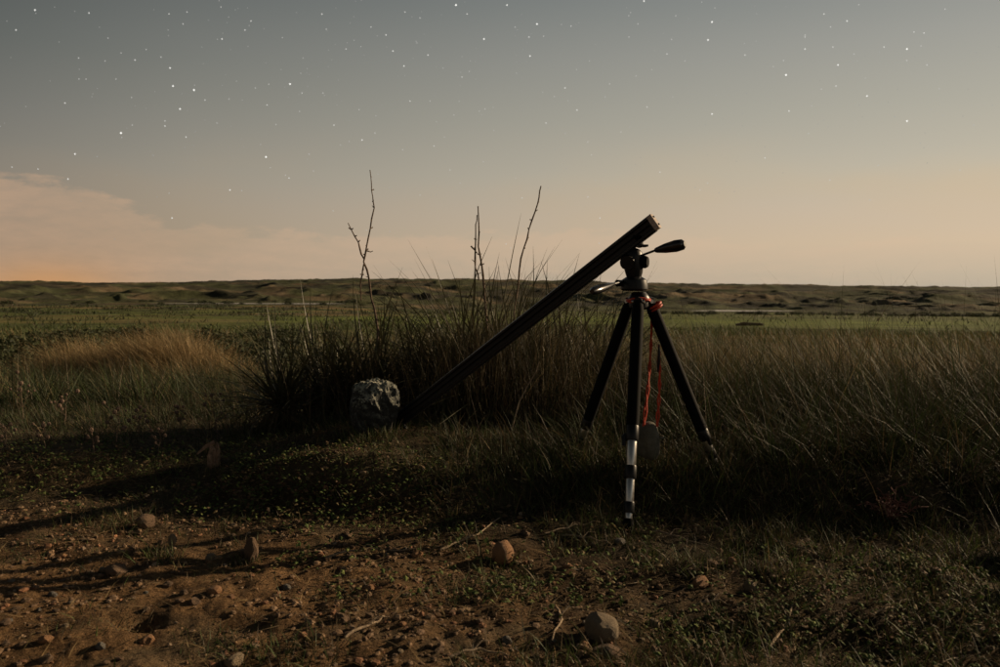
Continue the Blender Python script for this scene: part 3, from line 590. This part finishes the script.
# ------------------------------------------------------------------ weight hung on red cords
wb = at(648, 446, 2.93); Wt = empty('hanging_weight', (wb.x, wb.y, wb.z - .075), 'rounded grey weight bag hanging on red cords between the tripod legs', 'weight bag'); W0 = Vector(Wt.location)
q = MB(); hs = [-.045, -.042, -.03, -.012, .01, .035, .058, .076, .088, .093]; ws = [.024, .042, .054, .059, .060, .058, .052, .042, .028, .010]
q.tube([wb + V3(.002 * math.sin(i), 0, h) for i, h in enumerate(hs)], ws, 20, flat=.75)
bagm = q.build('bag', M['bag'], Wt, origin=W0)
q = MB(); q.tube([wb + V3(math.cos(w) * .058, math.sin(w) * .044, .036) for w in np.linspace(0, 2 * math.pi, 25)], .004, 6); q.build('seam', M['bag'], bagm, origin=W0)
hk0 = ap + V3(0, 0, -.335)
for sx_, ln in ((-.012, 0), (.022, 1)):
    top = at(650 + (9 if ln else 2), 312 if not ln else 345, 2.93)
    for o2 in (0, .007):
        q = MB(); pts = []
        a0 = top; b0 = wb + V3(-.025 + (.05 if ln else 0) + o2, -.02, .078)
        for i in range(26):
            t = i / 25; p = a0.lerp(b0, t); w = i * 1.3 + o2 * 400; pts.append(p + V3(math.cos(w) * .0022 + .006 * math.sin(t * 3.1), math.sin(w) * .0022, 0))
        q.tube(pts, .0034, 5); q.build('cord', M['red'], Wt, origin=W0)
q = MB(); q.tube([at(659, 344, 2.90), at(659, 352, 2.90), at(658.5, 362, 2.90), at(658, 372, 2.90)], [.004, .008, .011, .006], 8, flat=.6); q.build('clip', M['black'], Wt, origin=W0)

# ------------------------------------------------------------------ slider rail
p2 = at(656, 220.5, 2.82); p1 = at(384, 432, 3.52); u = (p2 - p1).normalized(); w = V3(.62, -.30, -.70); w = (w - u * w.dot(u)).normalized(); n = u.cross(w).normalized()
if n.y > 0: n = -n
Sl = empty('camera_slider', (p1.x, p1.y, hz(p1.x, p1.y)), 'long black camera slider rail propped diagonally from the ground onto the tripod head', 'camera slider'); S0 = Vector(Sl.location)
bw = .030
q = MB(); q.extrude([(-bw * .74, -.010), (bw * .74, -.010), (bw * .74, .003), (-bw * .74, .003)], p1 + u * .02, p2 - u * .02, w, n); q.build('rail_bed', M['groove'], Sl, smoothed=False, origin=S0)
for s_ in (-1, 1):
    c = s_ * bw * .80; a_ = bw * .24
    q = MB(); q.extrude([(c - a_, -.014), (c + a_, -.014), (c + a_, .006), (c + a_ * .6, .012), (c - a_ * .6, .012), (c - a_, .006)], p1 + u * .02, p2 - u * .02, w, n); q.build('side_rail', M['anod'], Sl, smoothed=False, origin=S0)
q = MB(); q.extrude([(-.0022, .003), (.0022, .003), (.0022, .0075), (-.0022, .0075)], p1 + u * .03, p2 - u * .03, w, n); q.build('drive_belt', M['rubber'], Sl, smoothed=False, origin=S0)
for a_, b_, mm in ((p2 - u * .02, p2, 'cap'), (p1, p1 + u * .02, 'black')):
    q = MB(); q.extrude([(-bw * 1.02, -.012), (-bw * .9, -.017), (bw * .9, -.017), (bw * 1.02, -.012), (bw * 1.02, .010), (bw * .9, .015), (-bw * .9, .015), (-bw * 1.02, .010)], a_, b_, w, n)
    e = q.build('end_cap', M[mm], Sl, smoothed=False, origin=S0, bevel=.002)
    if mm == 'cap':
        for sgn in (-1, 1):
            q = MB(); q.tube([b_ + w * sgn * bw * .55 - n * .001, b_ + w * sgn * bw * .55 - n * .001 + u * .003], .004, 8); q.build('screw', M['black'], e, origin=S0)
mp = at(640, 247, 2.89)
q = MB(); q.extrude([(-.026, -.03), (.026, -.03), (.026, .03), (-.026, .03)], mp, mp + V3(0, 0, .008), V3(1, 0, 0), V3(0, 1, 0)); q.build('quick_release_plate', M['black'], T, smoothed=False, origin=T0, bevel=.002)
q = MB(); mc = p2 - u * .085; q.tube([mp + V3(0, 0, .006), mp.lerp(mc, .55), mc], [.014, .012, .018], 12); q.build('rail_mount', M['black'], Sl, origin=S0)
q = MB(); k1 = p1 + u * .10 - n * .02; q.tube([k1 - w * .05, k1 + w * .05], .009, 8); q.tube([k1 - w * .048, k1 - w * .05 + V3(0, 0, -.07)], .006, 8); q.tube([k1 + w * .02, k1 + w * .02 + V3(-.02, .03, -.08)], .006, 8); q.build('stand_foot', M['black'], Sl, origin=S0)

# ------------------------------------------------------------------ dead flower stalks
def stalk(lines, d, label, seed):
    rs = np.random.default_rng(seed); p0 = at(*lines[0][0][0:2], d); bx = p0.x; bz = hz(p0.x, d)
    E = empty('dead_stalk', (bx, d, bz), label, 'plant stalk', 'dead stalks rising from the yuccas'); E0 = Vector(E.location)
    for li, (*pts, r0, r1) in enumerate(lines):
        P = [at(a, b, d + .02 * math.sin(i + li)) for i, (a, b) in enumerate(pts)]
        if li == 0: P = [V3(bx, d, bz - .02)] + P
        Q = []
        for i in range(len(P) - 1):
            for t in (0, .33, .66): Q.append(P[i].lerp(P[i + 1], t) + V3(*rs.normal(0, .0022, 3)))
        Q.append(P[-1]); nn = len(Q); q = MB(); q.tube(Q, [(r0 + (r1 - r0) * i / (nn - 1)) * rs.uniform(.82, 1.2) for i in range(nn)], 7)
        o = q.build('stem', M['stalk'], E, origin=E0)
        nb = 12 if li == 0 else 6
        for i in range(nb):
            q = MB()                                         # old flower scars and short spurs
            t = rs.uniform(.35 if li == 0 else .1, .97); c = Q[int(t * (nn - 1))]; a = rs.uniform(0, 6.28); l = rs.uniform(.006, .018)
            e = c + V3(math.cos(a) * l, math.sin(a) * l, rs.uniform(.2, .9) * l); q.tube([c, e], [.0026, .0034 if rs.random() < .5 else .0015], 5)
            q.build('spur', M['stalk'], o, origin=E0)
stalk([((379, 345), (377, 322), (370, 285), (364, 262), (368, 239), (374, 208), (372, 190), (370, 170), .0075, .0022),
       ((364, 260), (358, 243), (348, 223), .0048, .0024), ((361, 300), (361, 280), (364, 264), .003, .004), ((366, 251), (373, 251), .003, .002)], 4.15, 'tall forked dead stalk, leftmost of the stalks against the sky', 1)
stalk([((488, 338), (483, 275), (479, 246), (478, 206), .0075, .0036), ((479, 280), (475, 262), (476, 229), (477, 215), .0048, .0025), ((476, 252), (471, 246), .003, .004)], 4.25, 'stout straight dead stalk with knobbly spurs, between the two other stalks', 2)
stalk([((513, 320), (516, 298), (521, 259), (530, 229), (538, 203), (541, 186), .0062, .003)], 4.4, 'slender dead stalk leaning to the right, nearest the black rail', 3)

P_ = [at(a, b, 3.55) for a, b in ((510, 442), (513, 425), (519, 402), (528, 385), (536, 372), (539, 362))]; P_[0].z = hz(P_[0].x, 3.55) - .01
q = MB(); q.tube(P_, [.0042, .004, .0036, .0032, .0026, .0014], 6); q.tube([P_[3], P_[3] + V3(-.02, 0, .03)], [.0024, .001], 5); q.tube([P_[2], P_[2] + V3(.018, 0, .022)], [.0024, .001], 5)
c = Vector((P_[0].x, 3.55, hz(P_[0].x, 3.55))); o = q.build('dead_stalk', M['twig'], None, origin=c); o.location = c; tag(o, 'pale bent dead stem rising from the grass just below the rail', 'plant stalk')

# ------------------------------------------------------------------ yuccas
def leaf_mesh(seed, dead=False):
    rs = np.random.default_rng(seed); n = 6; v = []; f = []; bend = rs.uniform(.02, .34) * (2.6 if dead else 1); tw = rs.uniform(-.6, .6) * (2 if dead else 1); wv = rs.uniform(-.05, .05)
    for i in range(n):
        t = i / (n - 1); wd = .0044 * (1 - t ** 2.2) * (.75 + .5 * min(1, t * 5)) + .0004; a = tw * t
        c = Vector((t - bend * .3 * t * t, wv * math.sin(t * 3), -bend * t * t))
        s = Vector((0, math.cos(a), math.sin(a))) * wd; k = Vector((0, 0, 1)) * wd * .45
        v += [c - s + k, c, c + s + k]
    for i in range(n - 1):
        b_ = i * 3; f += [(b_, b_ + 1, b_ + 4, b_ + 3), (b_ + 1, b_ + 2, b_ + 5, b_ + 4)]
    me = bpy.data.meshes.new('leaf'); me.from_pydata([tuple(a) for a in v], [], f); me.materials.append(M['deadleaf' if dead else 'yucca']); me.update(); return me
LV = [leaf_mesh(k) for k in range(8)]; LD = [leaf_mesh(50 + k, True) for k in range(5)]
def yucca(px, d, R_, label, nl, seed, lift=.0, grp='spiky yucca clumps behind the rail'):
    rs = np.random.default_rng(seed); x = at(px, 400, d).x; z = hz(x, d) + lift
    E = empty('yucca', (x, d, z - lift), label, 'yucca', grp)
    q = MB(); q.tube([V3(0, 0, -.03), V3(0, 0, .03 + lift), V3(0, 0, .08 + lift)], [.04, .05, .02], 8); q.build('crown', M['deadleaf'], E)
    for i in range(nl):
        dead = rs.random() < .30; e = rs.uniform(-.25, .45) if dead else math.asin(min(.998, rs.uniform(.02, 1) ** 1.0)); a = rs.uniform(0, 6.283)
        me = LD[rs.integers(5)] if dead else LV[rs.integers(8)]; o = bpy.data.objects.new('leaf', me); C.objects.link(o); o.parent = E
        L = R_ * rs.uniform(.6, 1.15) * (.75 if dead else 1); o.scale = (L, rs.uniform(.65, 1.2), 1) if not dead else (L, 1.2, 1); o.scale[2] = L
        o.location = (rs.normal(0, .018), rs.normal(0, .018), lift + rs.uniform(.0, .05)); o.rotation_euler = Matrix.Rotation(a, 3, 'Z').to_euler()
        o.rotation_euler = (Matrix.Rotation(a, 3, 'Z') @ Matrix.Rotation(-e, 3, 'Y')).to_euler()
yl = [(283, 4.1, .58, 'leftmost yucca clump, its leaves spreading over the grass'), (325, 4.35, .68, 'yucca clump with tall leaves left of the forked stalk'), (372, 4.2, .66, 'yucca clump at the foot of the forked dead stalk'),
      (412, 4.5, .72, 'yucca clump right of the forked dead stalk'), (450, 4.25, .76, 'yucca clump directly behind the middle of the black rail'), (486, 4.35, .94, 'tallest yucca clump, round the stout straight stalk'),
      (522, 4.55, .84, 'yucca clump at the foot of the leaning slender stalk'), (560, 4.45, .82, 'yucca clump under the upper half of the black rail'), (598, 4.6, .82, 'rightmost yucca clump, just left of the tripod head'),
      (467, 4.5, .90, 'tall yucca clump squeezed in left of the stout straight stalk'), (505, 4.48, .86, 'tall yucca clump between the stout stalk and the slender stalk'),
      (345, 4.12, .48, 'low shaded yucca clump behind the pale rock'), (440, 4.15, .52, 'low shaded yucca clump under the lower half of the rail'), (540, 4.2, .50, 'low shaded yucca clump left of the tripod legs')]
for i, (px, d_, r_, lb) in enumerate(yl): yucca(px, d_, r_, lb, 270 if d_ > 4 else 200, 100 + i, lift=.10 if d_ > 4 else .0)
def fine():
    """thin grass growing through the yuccas"""
    n = 6000; x = rng.normal(-.05, .50, n); y = rng.uniform(3.75, 5.1, n); s = smooth(x, -.5, .1)
    H = rng.uniform(.22, .52, n) + s * rng.uniform(0, .42, n) * np.exp(-((x - .05) / .55) ** 2)
    return [blades(x, y, H, rng.uniform(.0018, .0034, n), rng.beta(1.6, 4, n) * .7, rng.uniform(0, 6.28, n), pick(n, [STR, DRY, DG2, DKB], [.8, 3, 2, 3]), seg=4)]
stuff('wispy_grass', fine(), M['grass'], label='wispy thin grass growing through the yucca clumps')

# ------------------------------------------------------------------ stump, weeds, twigs
def stump():
    p = onground(213, 466); k = p.y / FPX; E = empty('stump', p, 'small broken reddish wooden stump standing at the grass edge', 'stump'); rs = np.random.default_rng(9)
    for i in range(7):
        a = i * .9; r = 5 * k * (.3 + .7 * rs.random()); h = (14 + 14 * rs.random()) * k * (1.1 if i == 0 else 1); b = V3(math.cos(a) * r, math.sin(a) * r, -.01)
        q = MB(); q.tube([b, b + V3(rs.normal(0, .002), 0, h * .5), b + V3(rs.normal(.002, .003), 0, h * .9), b + V3(rs.normal(.003, .004), 0, h)], [3.4 * k, 2.8 * k, 1.9 * k, .5 * k], 5); q.build('splinter', M['wood'], E, smoothed=False)
    q = MB(); q.tube([V3(2 * k, 0, 24 * k), V3(-5 * k, -.01, 21 * k), V3(-14 * k, -.02, 13 * k)], [2.6 * k, 2 * k, 1 * k], 6); q.build('broken_branch', M['wood'], E, smoothed=False)
stump()
def weed(px, py, h, label, seed, d=None):
    rs = np.random.default_rng(seed); p = onground(px, py); k = p.y / FPX; E = empty('dried_weed', p, label, 'weed', 'dried weeds on the left'); H = h * k
    q = MB(); hd = MB(); main = [V3(0, 0, -.01)]; dx = rs.normal(0, .12)
    for i in range(1, 6): main.append(V3(dx * H * i / 5 + rs.normal(0, .003), rs.normal(0, .004), H * i / 5))
    q.tube(main, [.0028, .0026, .0022, .0018, .0015, .0012], 5)
    tips = [main[-1]]
    for j in range(7):
        b = main[2 + j % 3]; a = rs.uniform(0, 6.28); l = H * rs.uniform(.15, .38); e = b + V3(math.cos(a) * l, math.sin(a) * l, l * rs.uniform(.5, 1.3)); q.tube([b, b.lerp(e, .5) + V3(0, 0, -.1 * l), e], [.0017, .0013, .001], 4); tips.append(e)
    q.build('stem', M['stalk'], E, smoothed=False)
    for t in tips:
        r = rs.uniform(1.2, 2.4) * k; hd = MB(); hd.tube([t + V3(0, 0, -r), t + V3(0, 0, -r * .3), t + V3(0, 0, r * .6), t + V3(0, 0, r)], [r * .3, r, r * .85, r * .2], 6); hd.build('seed_head', M['seed'], E, smoothed=False)
ws_ = [(24, 425, 42, 'dried weed with dark seed heads, nearest the left edge'), (66, 430, 36, 'dried weed with reddish seed heads left of the tan grass hump'), (118, 448, 40, 'dried weed standing before the tan grass hump'), (140, 440, 30, 'short dried weed beside the weed before the hump'),
       (218, 440, 45, 'dried weed behind the broken stump'), (178, 436, 30, 'bushy dried weed left of the broken stump'), (95, 455, 26, 'low dried weed close to the bare soil'), (45, 452, 30, 'low dried weed near the left edge'),
       (158, 455, 24, 'smallest dried weed left of the stump'), (10, 455, 28, 'low dried weed in the left corner of the grass')]
for i, (a, b, h, lb) in enumerate(ws_): weed(a, b, h, lb, 300 + i)
# reddish dry bush in the grass on the right
def redbush():
    p = onground(893, 520); E = empty('dry_bush', p, 'small reddish dry bush low in the dark grass on the right', 'bush'); rs = np.random.default_rng(4)
    for j in range(26):
        a = rs.uniform(0, 6.28); e = rs.uniform(.3, 1.4); l = rs.uniform(.05, .12); dv = V3(math.cos(a) * math.cos(e), math.sin(a) * math.cos(e), math.sin(e))
        q = MB(); q.tube([V3(0, 0, 0), dv * l * .5 + V3(0, 0, .01), dv * l], [.002, .0016, .001], 4)
        for m_ in range(4): c = dv * l * rs.uniform(.4, 1); q.tube([c, c + V3(*rs.normal(0, .014, 3))], [.0014, .0022], 4)
        q.build('twig', M['rb'], E, smoothed=False)
M['rb'] = mat('reddish_twigs', (.20, .09, .07), .8, nscale=50, namt=.4); redbush()
tw = [([(545, 536), (575, 528), (600, 524)], 'thin curved twig on the soil left of the tripod foot'), ([(560, 538), (590, 541), (612, 548)], 'twig curving toward the tripod foot'), ([(640, 535), (680, 541), (720, 552)], 'long twig lying right of the tripod foot'),
      ([(440, 553), (470, 541), (500, 520)], 'pale twig above the rounded orange stone'), ([(325, 560), (370, 553), (430, 555)], 'long bent twig on the dark soil below the rail'), ([(450, 660), (480, 655), (510, 660)], 'short bent twig at the bottom edge'),
      ([(690, 610), (720, 605), (745, 612)], 'twig lying below the small pale stone'), ([(770, 650), (788, 625), (795, 600)], 'dry stem leaning over the soil on the right'), ([(345, 640), (375, 628), (385, 620)], 'short pale twig on the lit soil'),
      ([(556, 610), (562, 625), (552, 645)], 'curled twig left of the largest tan stone'), ([(870, 620), (905, 612), (935, 618)], 'dark twig on the soil at lower right'), ([(820, 560), (790, 548), (765, 540)], 'pale stem lying at the grass edge on the right')]
for i, (pts, lb) in enumerate(tw):
    P = [onground(a, b) for a, b in pts]; c = P[0].copy(); Q = []
    for j in range(len(P) - 1):
        for t in (0, .25, .5, .75):
            s_ = P[j].lerp(P[j + 1], t); s_.z = hz(s_.x, s_.y) + .006 + .008 * math.sin(j * 2 + t * 3) ** 2; Q.append(s_)
    e_ = P[-1].copy(); e_.z += .006; Q.append(e_); q = MB(); q.tube(Q, [.0035 - .002 * j / len(Q) for j in range(len(Q))], 6)
    m1 = Q[3]; q.tube([m1, m1 + V3(.02, .015, .015), m1 + V3(.045, .02, .012)], [.002, .0016, .001], 5)
    o = q.build('twig', M['twig'], None, origin=c); o.location = c; tag(o, lb, 'twig')

# ------------------------------------------------------------------ shrubs down in the field
def shrub_mesh(seed):
    rs = np.random.default_rng(seed); n = 420; a = rs.uniform(0, 6.28, n); e = np.arcsin(rs.uniform(-.1, 1, n)); lob = 1 + .35 * np.sin(a * 3 + seed) * np.cos(e * 2) + .2 * np.sin(a * 5 + seed * 2)
    r = rs.uniform(.35, 1, n) ** .6 * lob; c = np.stack([np.cos(a) * np.cos(e) * r, np.sin(a) * np.cos(e) * r, np.abs(np.sin(e)) * r * .75 + .05], -1)
    s = rs.uniform(.05, .13, n)[:, None]; A = rs.normal(0, 1, (n, 3)); A /= np.linalg.norm(A, axis=1)[:, None]; B = np.cross(A, rs.normal(0, 1, (n, 3))); B /= np.linalg.norm(B, axis=1)[:, None]
    V = np.stack([c + A * s, c + B * s * .6, c - A * s, c - B * s * .6], 1).reshape(-1, 3); F = np.arange(4 * n).reshape(n, 4)
    k = np.repeat(np.array([.038, .046, .019]) * (1 + rs.normal(0, .3, (n, 1))).clip(.4, 1.8), 4, 0); return npmesh('shrub', V, F, k)
SM = [shrub_mesh(k) for k in range(5)]
for m_ in SM: m_.materials.append(M['shrub'])
def shrub(x, y, s, lb, gr):
    o = bpy.data.objects.new('shrub', SM[random.randrange(5)]); C.objects.link(o); o.location = (x, y, hz(x, y) - .05 * s); o.scale = (s * random.uniform(.9, 1.5), s, s * random.uniform(.7, 1.05)); o.rotation_euler = (0, 0, random.uniform(0, 6.28)); tag(o, lb, 'shrub', gr)
for i in range(150):
    d_ = 17 + 55 * random.random() ** 1.1; a_ = R(random.uniform(-37, -11.5)); shrub(d_ * math.sin(a_), d_ * math.cos(a_), random.uniform(.30, .62) * (1 + d_ / 60), 'low dark olive shrub in the left of the field before the hills', 'shrubs in the left field')
for i in range(90):
    a_ = R(random.uniform(11, 40)); d_ = random.uniform(330, 360); shrub(d_ * math.sin(a_), d_ * math.cos(a_), random.uniform(1.3, 2.6), 'dark shrub in the row along the foot of the hills', 'shrubs along the foot of the hills')
for i in range(60):
    a_ = R(random.uniform(-38, 13)); d_ = random.uniform(440, 560); shrub(d_ * math.sin(a_), d_ * math.cos(a_), random.uniform(1.5, 3.0), 'dark bush dotted across the foot of the far hills', 'shrubs along the foot of the hills')
for i, (x_, y_, s_) in enumerate([(5.3, 5.0, 1.15), (5.9, 3.9, 1.2), (6.7, 6.4, 1.3), (5.0, 2.9, .95), (6.4, 5.2, 1.3), (7.0, 4.6, 1.4), (7.9, 7.4, 1.3), (4.4, 2.0, .8), (3.7, 2.5, .85), (3.0, 1.6, .62), (3.9, 3.3, .95)]):  # unseen shrubs, added to throw shade over the grass and soil on the right
    shrub(x_, y_, s_, 'dense waist high shrub added unseen right of the frame to shade the meadow', 'unseen shrubs added to shade the meadow on the right')
# low dark log or bank lying in the meadow
lg = [at(736, 0, 120), at(765, 0, 120)]; xs0 = (736 - 500) / FPX * 120; xs1 = (763 - 500) / FPX * 120
q = MB(); zz = hz((xs0 + xs1) / 2, 120); q.tube([V3(xs0, 120, zz + .15), V3(xs0 * .7 + xs1 * .3, 120.3, zz + .3), V3(xs1, 119.7, zz + .22)], [.15, .3, .2], 7); o = q.build('fallen_log', M['stalk'], None, origin=(xs0, 120, zz)); o.location = (xs0, 120, zz); tag(o, 'dark fallen log lying on the green meadow right of the tripod', 'log')

# ------------------------------------------------------------------ stars
def stars():
    L = [(35, 10, 3), (89, 13, 2), (16, 30, 2), (169, 14, 1.6), (187, 12, 1.4), (183, 24, 1.5), (245, 30, 2), (222, 39, 2.4), (135, 60, 2), (161, 57, 1.4), (170, 68, 3), (173, 86, 3.6), (194, 90, 4), (180, 109, 3.4), (165, 121, 1.5), (165, 126, 2.2), (205, 100, 1.7), (229, 99, 1.2), (65, 103, 2), (121, 133, 4.2), (75, 154, 3), (186, 137, 2), (86, 79, 1), (79, 79, 1), (108, 38, 1), (105, 61, 1), (116, 79, 1), (217, 123, 1), (221, 7, 1.2), (121, 53, 1),
         (456, 5, 4.2), (467, 14, 2), (405, 12, 1.7), (420, 18, 1.4), (322, 14, 2), (371, 27, 1.6), (386, 35, 2.2), (393, 51, 2.4), (428, 55, 2.2), (404, 66, 2.4), (484, 39, 3.6), (462, 77, 1.6), (290, 84, 4), (302, 93, 1.4), (323, 93, 1.2), (267, 105, 1.8), (410, 101, 2), (430, 101, 1.1), (334, 125, 2), (362, 140, 2.6), (375, 133, 1.3), (434, 146, 1.7), (485, 109, 1.2), (454, 115, 1.2), (266, 157, 4), (309, 154, 1.2), (346, 49, 1.6), (443, 68, 1), (251, 21, 2),
         (507, 5, 3), (644, 1, 3.2), (537, 24, 3.8), (529, 37, 2.2), (571, 26, 1.6), (515, 27, 1.2), (530, 56, 3), (565, 88, 2.2), (577, 110, 2.4), (546, 123, 1.8), (621, 132, 1.3), (647, 107, 1.8), (636, 76, 1), (667, 54, 1.7), (712, 22, 3.8), (708, 40, 3.4), (745, 55, 1.8), (685, 61, 1.1), (712, 114, 3), (629, 37, 1.2), (638, 24, 1.2),
         (824, 14, 1.8), (847, 21, 2.4), (805, 37, 1.6), (805, 49, 2.4), (833, 47, 1.6), (854, 54, 1.2), (838, 65, 3), (786, 75, 4), (836, 86, 2), (867, 96, 3), (789, 111, 2.2), (914, 32, 1.6), (924, 33, 1.8), (907, 49, 3.6), (921, 46, 1.2), (927, 65, 1.5), (884, 47, 1.8), (907, 121, 3.6), (945, 9, 1.3),
         (12, 167, 1.4), (38, 169, 1.6), (68, 179, 2.4), (289, 178, 2), (230, 190, 2.6), (172, 218, 2.6), (522, 198, 1.6), (600, 218, 1.8), (588, 197, 1.5), (660, 172, 1.8), (765, 158, 1.8), (830, 180, 1.4), (700, 190, 1.4), (960, 170, 1.2), (870, 200, 1.1), (450, 170, 1.3), (420, 195, 1.2)]
    D = []; Mg = []
    for a, b, m_ in L: v = ray(a, b); D.append(v / np.linalg.norm(v)); Mg.append(m_)
    rs = np.random.default_rng(77); n = 9000; zz = rs.uniform(.05, 1, n); aa = rs.uniform(0, 6.283, n); rr = np.sqrt(1 - zz ** 2); keep = rs.random(n) < smooth(zz, .02, .30) + .1
    D = np.array(D + [*np.stack([rr * np.cos(aa), rr * np.sin(aa), zz], -1)[keep]]); Mg = np.array(Mg + list(0.05 + 1.4 * rs.random(keep.sum()) ** 4)); n = len(D)
    DIST = 40000.; s = DIST / FPX * (.42 + .13 * Mg.clip(-.5, 4.5)); up = np.array([0, 0, 1.]); A = np.cross(D, up); A /= np.linalg.norm(A, axis=1)[:, None]; B = np.cross(D, A); c = D * DIST; s = s[:, None]
    V = np.stack([c + A * s, c + B * s, c - A * s, c - B * s, c + D * s, c - D * s], 1).reshape(-1, 3)
    F = np.array([(0, 1, 4), (1, 2, 4), (2, 3, 4), (3, 0, 4), (1, 0, 5), (2, 1, 5), (3, 2, 5), (0, 3, 5)]); F = (F[None] + (np.arange(n) * 6)[:, None, None]).reshape(-1, 3)
    k = (.19 + .13 * Mg.clip(-.5, 4.5))[:, None] * np.array([1.0, .98, .92]); k = np.repeat(k[:, None], 6, 1).reshape(-1, 3)
    m = bpy.data.materials.new('starlight'); m.use_nodes = True; t = m.node_tree; t.nodes.clear(); q = G(t); o = q.n('ShaderNodeOutputMaterial'); e = q.n('ShaderNodeEmission')
    q.put(e.inputs[0], q.n('ShaderNodeAttribute', attribute_name='Col').outputs['Color']); e.inputs[1].default_value = 1.6; t.links.new(e.outputs[0], o.inputs[0]); m.cycles.emission_sampling = 'NONE'
    link('stars', npmesh('stars', V, F, k), m, kind='stuff', label='many small white stars across the night sky')
stars()
S.cycles.max_bounces = 6; S.cycles.diffuse_bounces = 3; S.cycles.glossy_bounces = 2; S.cycles.transmission_bounces = 3; S.cycles.sample_clamp_indirect = 4
